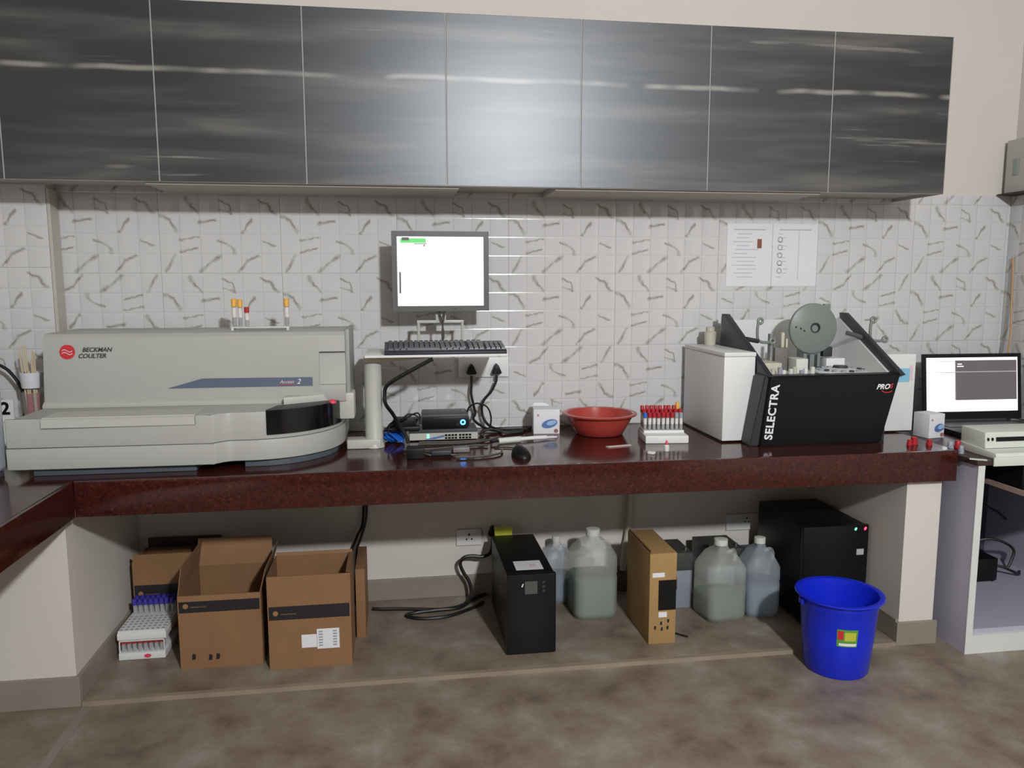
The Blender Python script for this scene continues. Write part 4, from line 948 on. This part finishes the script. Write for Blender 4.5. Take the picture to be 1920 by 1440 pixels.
# stacked tube racks
def rack_layer(label, x0, x1, y0, y1, z0, h, capm, wall=None, group='racks on the floor'):
    t = thing('floor_tube_rack', label, 'rack', ((x0+x1)/2, (y0+y1)/2, z0), 0, group)
    wpart('base', BX(x0, x1, y0, y1, z0+.0005, z0+.026, bev=.003), m_white, t)
    wpart('deck', BX(x0+.003, x1-.003, y0+.003, y1-.003, z0+h-.008, z0+h, bev=.001), m_white, t)
    for xx in (x0+.002, x1-.006):
        for yy in (y0+.004, y1-.008): wpart('post', BX(xx, xx+.004, yy, yy+.004, z0+.026, z0+h-.008), m_white, t)
    return t
r1 = rack_layer('lower white tube rack on the floor beside the left partition', -.993, -.835, -.415, -.20, PL, .075, m_cap_r)
rr = random.Random(2)
for row in range(2):
    for i in range(8):
        x, y = -.980+i*.0185, -.40+row*.03
        t = thing('floor_tube', f'red-capped tube {["first","second","third","fourth","fifth","sixth","seventh","eighth"][i]} from left, {["front","rear"][row]} row of the lower floor rack', 'tube', (x, y, PL+.0265), 0, 'tubes in the lower floor rack')
        part('glass', CYL(.006, .030, (0, 0, 0), 8), m_tubeg, t); part('cap', CYL(.0072, .0105, (0, 0, .030), 8), m_cap_r, t)
r2 = rack_layer('upper white rack with punched holes on top of the red-capped floor tubes', -.993, -.828, -.420, -.21, PL+.0755, .034, m_cap_p)
for i in range(9):
    for j in range(6):
        wpart('hole', CYL(.0055, .0005, (-.982+i*.0178, -.405+j*.022, PL+.0755+.0342), 8), m_cap_g, r2)
for i in range(8):
    for j in range(2):
        x, y = -.978+i*.019, -.262+j*.03
        t = thing('floor_tube', f'purple-capped tube {["first","second","third","fourth","fifth","sixth","seventh","eighth"][i]} from left, {["front","rear"][j]} row of the upper floor rack', 'tube', (x, y, PL+.1105), 0, 'tubes in the upper floor rack')
        part('glass', CYL(.006, .032, (0, 0, 0.0002), 8), m_tubeg, t); part('cap', CYL(.0085, .022, (0, 0, .0323), 10), m_cap_p, t)
solo('pink_tag', PR(ellipse(-.895, .028, .012, .007, 16), 'y', -.4168, -.4152), m_pink, 'pink round tag stuck on the lower floor rack', 'tag')

# black tower UPS with power cords
u = thing('ups_tower', 'narrow black tower power backup with white top label under the worktop', 'power backup', (.46, -.35, PL))
wpart('case', BX(.374, .548, -.565, -.125, PL+.008, .312, bev=.005), m_black, u)
wpart('front_bezel', BX(.371, .551, -.585, -.5655, PL+.004, .316, bev=.005), m_blk2, u)
wpart('top_label', BX(.415, .515, -.53, -.44, .3122, .3130), m_paper, u)
wpart('label_stain', BX(.470, .492, -.505, -.475, .3131, .3134), m_sticker_pk, u)
d_ = wpart('display', BX(.437, .482, -.5865, -.5852, .243, .290), mat('lcd_grey', (70, 76, 72), .2), u)
wpart('display_mark', PR([(.424, .270), (.428, .270), (.433, .282), (.429, .282)], 'y', -.5863, -.5852), m_wprint, u)
for j in range(3): wpart('button', CYL(.005, .002, (.505, -.5852, .285-j*.016), 12, 'y'), m_blk3, u)
for x, y in ((.38, -.55), (.53, -.55), (.38, -.15), (.53, -.15)): wpart('foot', BX(x, x+.014, y, y+.02, PL+.0003, PL+.008), m_black, u)
solo('green_tag', PR([(.39, .292), (.46, .292), (.46, .345), (.385, .345)], 'y', -.119, -.118), m_ygreen, 'yellow-green tag hanging behind the narrow black tower', 'tag')
t = thing('mains_lead', 'black mains lead plugged in behind the narrow black tower and curling to the floor', 'lead', (.39, -.06, .02))
wpart('plug', plug(bmesh.new(), .392, -.0005, .298), m_black, t)
wpart('cord', TB([(.392, -.02, .276), (.388, -.04, .25), (.375, -.06, .215), (.34, -.07, .205), (.30, -.07, .21), (.265, -.07, .205), (.248, -.07, .18), (.262, -.075, .14), (.285, -.08, .10), (.29, -.09, .05), (.26, -.12, .0228), (.18, -.16, .0228), (.10, -.15, .0228), (.0, -.13, .0228), (-.08, -.12, .0225), (-.115, -.11, .0225)], .0075, 8), m_cable, t)
solo('floor_lead', TB([(.34, -.11, .0228), (.28, -.17, .0228), (.18, -.23, .0228), (.08, -.235, .0228), (.02, -.20, .0228), (.06, -.175, .0228), (.15, -.17, .027), (.24, -.15, .0228), (.31, -.06, .0225), (.36, -.03, .0225)], .0072, 8), m_cable, 'black power lead looping on the floor left of the narrow black tower', 'lead')
for k, pts in enumerate(([(-.135, -.02, .70), (-.140, -.02, .5), (-.15, -.022, .36), (-.175, -.03, .30), (-.20, -.035, .22), (-.215, -.04, .022)], [(-.125, -.035, .70), (-.128, -.035, .5), (-.135, -.037, .38), (-.155, -.05, .31), (-.175, -.055, .24), (-.185, -.055, .022)])):
    solo('wall_cable', TB([(p[0], p[1], min(p[2], .705)) for p in pts], .0055, 8), m_cable, ['left of two black cables dropping from the worktop behind the cartons', 'right of two black cables dropping from the worktop behind the cartons'][k], 'cable')
# drain pipe
t = thing('drain_hose', 'beige hose dropping from the worktop behind the tan carton', 'hose', (.97, -.035, PL))
wpart('hose', TB([(.992, -.03, .70), (.990, -.03, .5), (.988, -.03, .36), (.978, -.032, .25), (.965, -.035, .18), (.958, -.04, .10)], .013, 10), m_beige, t)
wpart('coupling', LT([(0, 0), (.026, 0), (.026, .06), (.018, .075), (0, .075)], (.957, -.045, PL+.0005), 18), mat('coupling_brown', (84, 70, 66), .5), t)

# jugs
def jug(label, x, y, wd, dp, h, lvl, mj, ml, neck=0, rz=0, capm=None, sf=.72):
    t = thing('plastic_jug', label, 'jug', (x, y, PL), rz, 'milky plastic jugs')
    a, b = wd/2, dp/2
    def rr_ring(sx, sy_, z, cx=0):
        pts = []; n = 5; r = min(sx, sy_)*.45
        for qx, qy, a0 in ((1, 1, 0), (-1, 1, 90), (-1, -1, 180), (1, -1, 270)):
            for i in range(n):
                t_ = math.radians(a0+90*i/(n-1)); pts.append((cx+qx*(sx-r)+r*math.cos(t_), qy*(sy_-r)+r*math.sin(t_), z))
        return pts
    def skin(rings, cap0=True, cap1=True):
        bm = bmesh.new(); R_ = [[bm.verts.new(p) for p in q] for q in rings]; fs = []
        for p, q in zip(R_, R_[1:]):
            n = len(p)
            for i in range(n): fs.append(bm.faces.new((p[i], p[(i+1) % n], q[(i+1) % n], q[i])))
        if cap0: fs.append(bm.faces.new(R_[0][::-1]))
        if cap1: fs.append(bm.faces.new(R_[-1]))
        bmesh.ops.recalc_face_normals(bm, faces=fs); return bm
    sh = h*sf
    rings = [rr_ring(a*.80, b*.80, .0006), rr_ring(a*.95, b*.95, .012), rr_ring(a, b, .03), rr_ring(a, b, sh*.62), rr_ring(a*.97, b*.97, sh*.66), rr_ring(a, b, sh*.70), rr_ring(a*.99, b*.99, sh*.92), rr_ring(a*.86, b*.9, sh),
             rr_ring(a*.58, b*.70, sh+(h*.90-sh)*.6, neck*.4), rr_ring(a*.27, b*.34, h*.90, neck), rr_ring(a*.25, b*.30, h*.93, neck)]
    part('body', skin(rings), mj, t)
    k = .955
    lq = [rr_ring(a*.76, b*.76, .006), rr_ring(a*.90, b*.90, .016), rr_ring(a*k, b*k, .034), rr_ring(a*k, b*k, min(lvl, sh*.6))]
    part('liquid', skin(lq), ml, t)
    part('cap', LT([(0, 0), (a*.32, 0), (a*.32, h*.07), (a*.26, h*.075), (0, h*.075)], (neck, 0, h*.931), 18), capm or m_rackw, t)
    part('handle', TB([(neck*.4+a*.1, -b*.45, h*.86), (neck*.3+a*.45, -b*.3, h*.87), (a*.66, -b*.1, h*.84), (a*.80, 0, h*.78), (a*.80, 0, sh*.97)], .0075, 8, 4), mj, t)
    return t
jug('large milky jug half full between the black tower and the tan carton', .765, -.265, .176, .17, .352, .17, m_jug, m_liq, sf=.78)
jug('slim bluish jug half hidden right behind the narrow black tower', .648, -.105, .11, .12, .275, .11, m_jugb, m_liqb)
jug('milky white jug right of the tan carton, a third full', 1.262, -.365, .168, .165, .318, .10, m_jug, m_liq, rz=.15)
jug('bluish jug beside the milky jug, in front of the black cabinet unit', 1.432, -.352, .138, .15, .312, .155, m_jugb, m_liqb, rz=-.1)
# narrow tan carton
t = thing('tall_carton', 'tall narrow tan carton with black square print on the floor', 'carton', (.955, -.43, PL))
wpart('body', BX(.902, 1.004, -.572, -.29, PL+.0005, .362, bev=.0015), m_card2, t)
wpart('top_tab', BX(.904, .908, -.57, -.30, .3622, .372), m_card, t)
wpart('black_print', BX(.936, 1.0035, -.5731, -.5722, .145, .260), m_black, t)
wpart('white_sticker', BX(.912, .958, -.5731, -.5722, .272, .289), m_paper, t)
wpart('white_sticker', BX(.938, .970, -.5731, -.5722, .118, .138), m_paper, t)
for k, (x, z_) in enumerate(((.922, .072), (.945, .088), (.948, .066), (.972, .096), (.970, .070))): wpart('handling_mark', PR([(x, z_), (x+.007, z_), (x+.008, z_+.014), (x, z_+.012)], 'y', -.5731, -.5722), m_tape, t)
# batteries
def battery(label, x0, x1, y0, y1, h):
    t = thing('storage_battery', label, 'battery', ((x0+x1)/2, (y0+y1)/2, PL), 0, 'grey batteries under the worktop')
    wpart('case', BX(x0, x1, y0, y1, PL+.0005, PL+h*.68, bev=.003), m_batt, t)
    wpart('lid', BX(x0-.001, x1+.001, y0-.001, y1+.001, PL+h*.682, PL+h, bev=.004), m_batt_top, t)
    for xx in (x0+.02, x1-.02): wpart('terminal', CYL(.006, .012, (xx, y0+.03, PL+h+.0002), 10), m_metal, t)
    return t
battery('grey battery with dark lid right behind the tan carton', 1.045, 1.182, -.275, -.10, .235)
battery('grey battery behind and between the two right jugs', 1.255, 1.41, -.255, -.08, .235)
battery('grey battery peeking out right of the bluish jug', 1.448, 1.528, -.262, -.09, .190)
solo('battery_lead', TB([(1.03, -.50, .19), (1.035, -.48, .235), (1.04, -.44, .25), (1.06, -.34, .264), (1.075, -.25, .264)], .004, 7), m_cable, 'thin black lead from the tan carton up to the battery', 'lead')
solo('floor_wire', TB([(1.01, -.50, .0195), (1.03, -.505, .0195), (1.055, -.53, .0195), (1.066, -.54, .0195)], .0035, 7), m_cable, 'short thin wire on the floor right of the tan carton', 'wire')
# black cabinet unit at right
b = thing('black_power_unit', 'large black power unit with red and green lights under the right worktop', 'power unit', (1.67, -.28, PL))
wpart('case', BX(1.540, 1.806, -.48, -.11, PL+.012, .405, bev=.006), m_black, b)
wpart('front_bezel', BX(1.537, 1.809, -.50, -.4805, PL+.008, .408, bev=.006), m_blk2, b)
wpart('badge', BX(1.760, 1.790, -.5015, -.5002, .288, .312, bev=.0005, seg=1), mat('badge_grey', (176, 178, 178), .4), b)
wpart('green_light', PR(ellipse(1.752, .393, .0035, .006, 12, rot=-.5), 'y', -.502, -.5002), m_led_g, b)
wpart('red_light', PR(ellipse(1.792, .393, .0038, .007, 12, rot=-.5), 'y', -.502, -.5002), m_led_r, b)
for x, y in ((1.55, -.47), (1.78, -.47), (1.55, -.135), (1.78, -.135)): wpart('foot', BX(x, x+.018, y, y+.018, PL+.0004, PL+.012), m_black, b)

# blue bucket
bk = thing('blue_bucket', 'bright blue plastic bucket with green sticker on the floor', 'bucket', (1.512, -.80, 0))
bk.scale = (.92, .92, .92)
part('bucket', LT([(0, .0006), (.112, .0006), (.116, .006), (.130, .15), (.139, .262), (.143, .268), (.143, .285), (.156, .289), (.160, .293), (.159, .299), (.154, .300), (.140, .297), (.134, .26), (.124, .14), (.111, .010), (0, .010)], n=64), m_blue, bk)
bm = bmesh.new()
def on_bucket(ang0, ang1, z0, z1, m_, name, e=.0012, par=None):
    bm = bmesh.new(); rows = []
    for z in (z0, z1):
        r = .116+(z-.006)*(.139-.116)/.256+e+.0008
        rows.append([bm.verts.new((r*math.sin(a), -r*math.cos(a), z)) for a in [ang0+(ang1-ang0)*i/8 for i in range(9)]])
    for i in range(8): bm.faces.new((rows[0][i], rows[0][i+1], rows[1][i+1], rows[1][i]))
    return part(name, bm, m_, par or bk)
a_c = -.34
st_ = on_bucket(a_c-.22, a_c+.33, .138, .206, m_green, 'sticker')
on_bucket(a_c-.20, a_c-.05, .166, .200, m_red, 'sticker_red', .0018, st_)
on_bucket(a_c-.02, a_c+.28, .162, .196, m_ygreen, 'sticker_yellow', .0018, st_)
on_bucket(a_c-.16, a_c+.31, .142, .152, m_wprint, 'sticker_text', .0018, st_)
for s in (-1, 1): part('handle_lug', BX(s*.150-.008, s*.150+.008, -.012, .012, .262, .284, bev=.003), m_blue, bk)
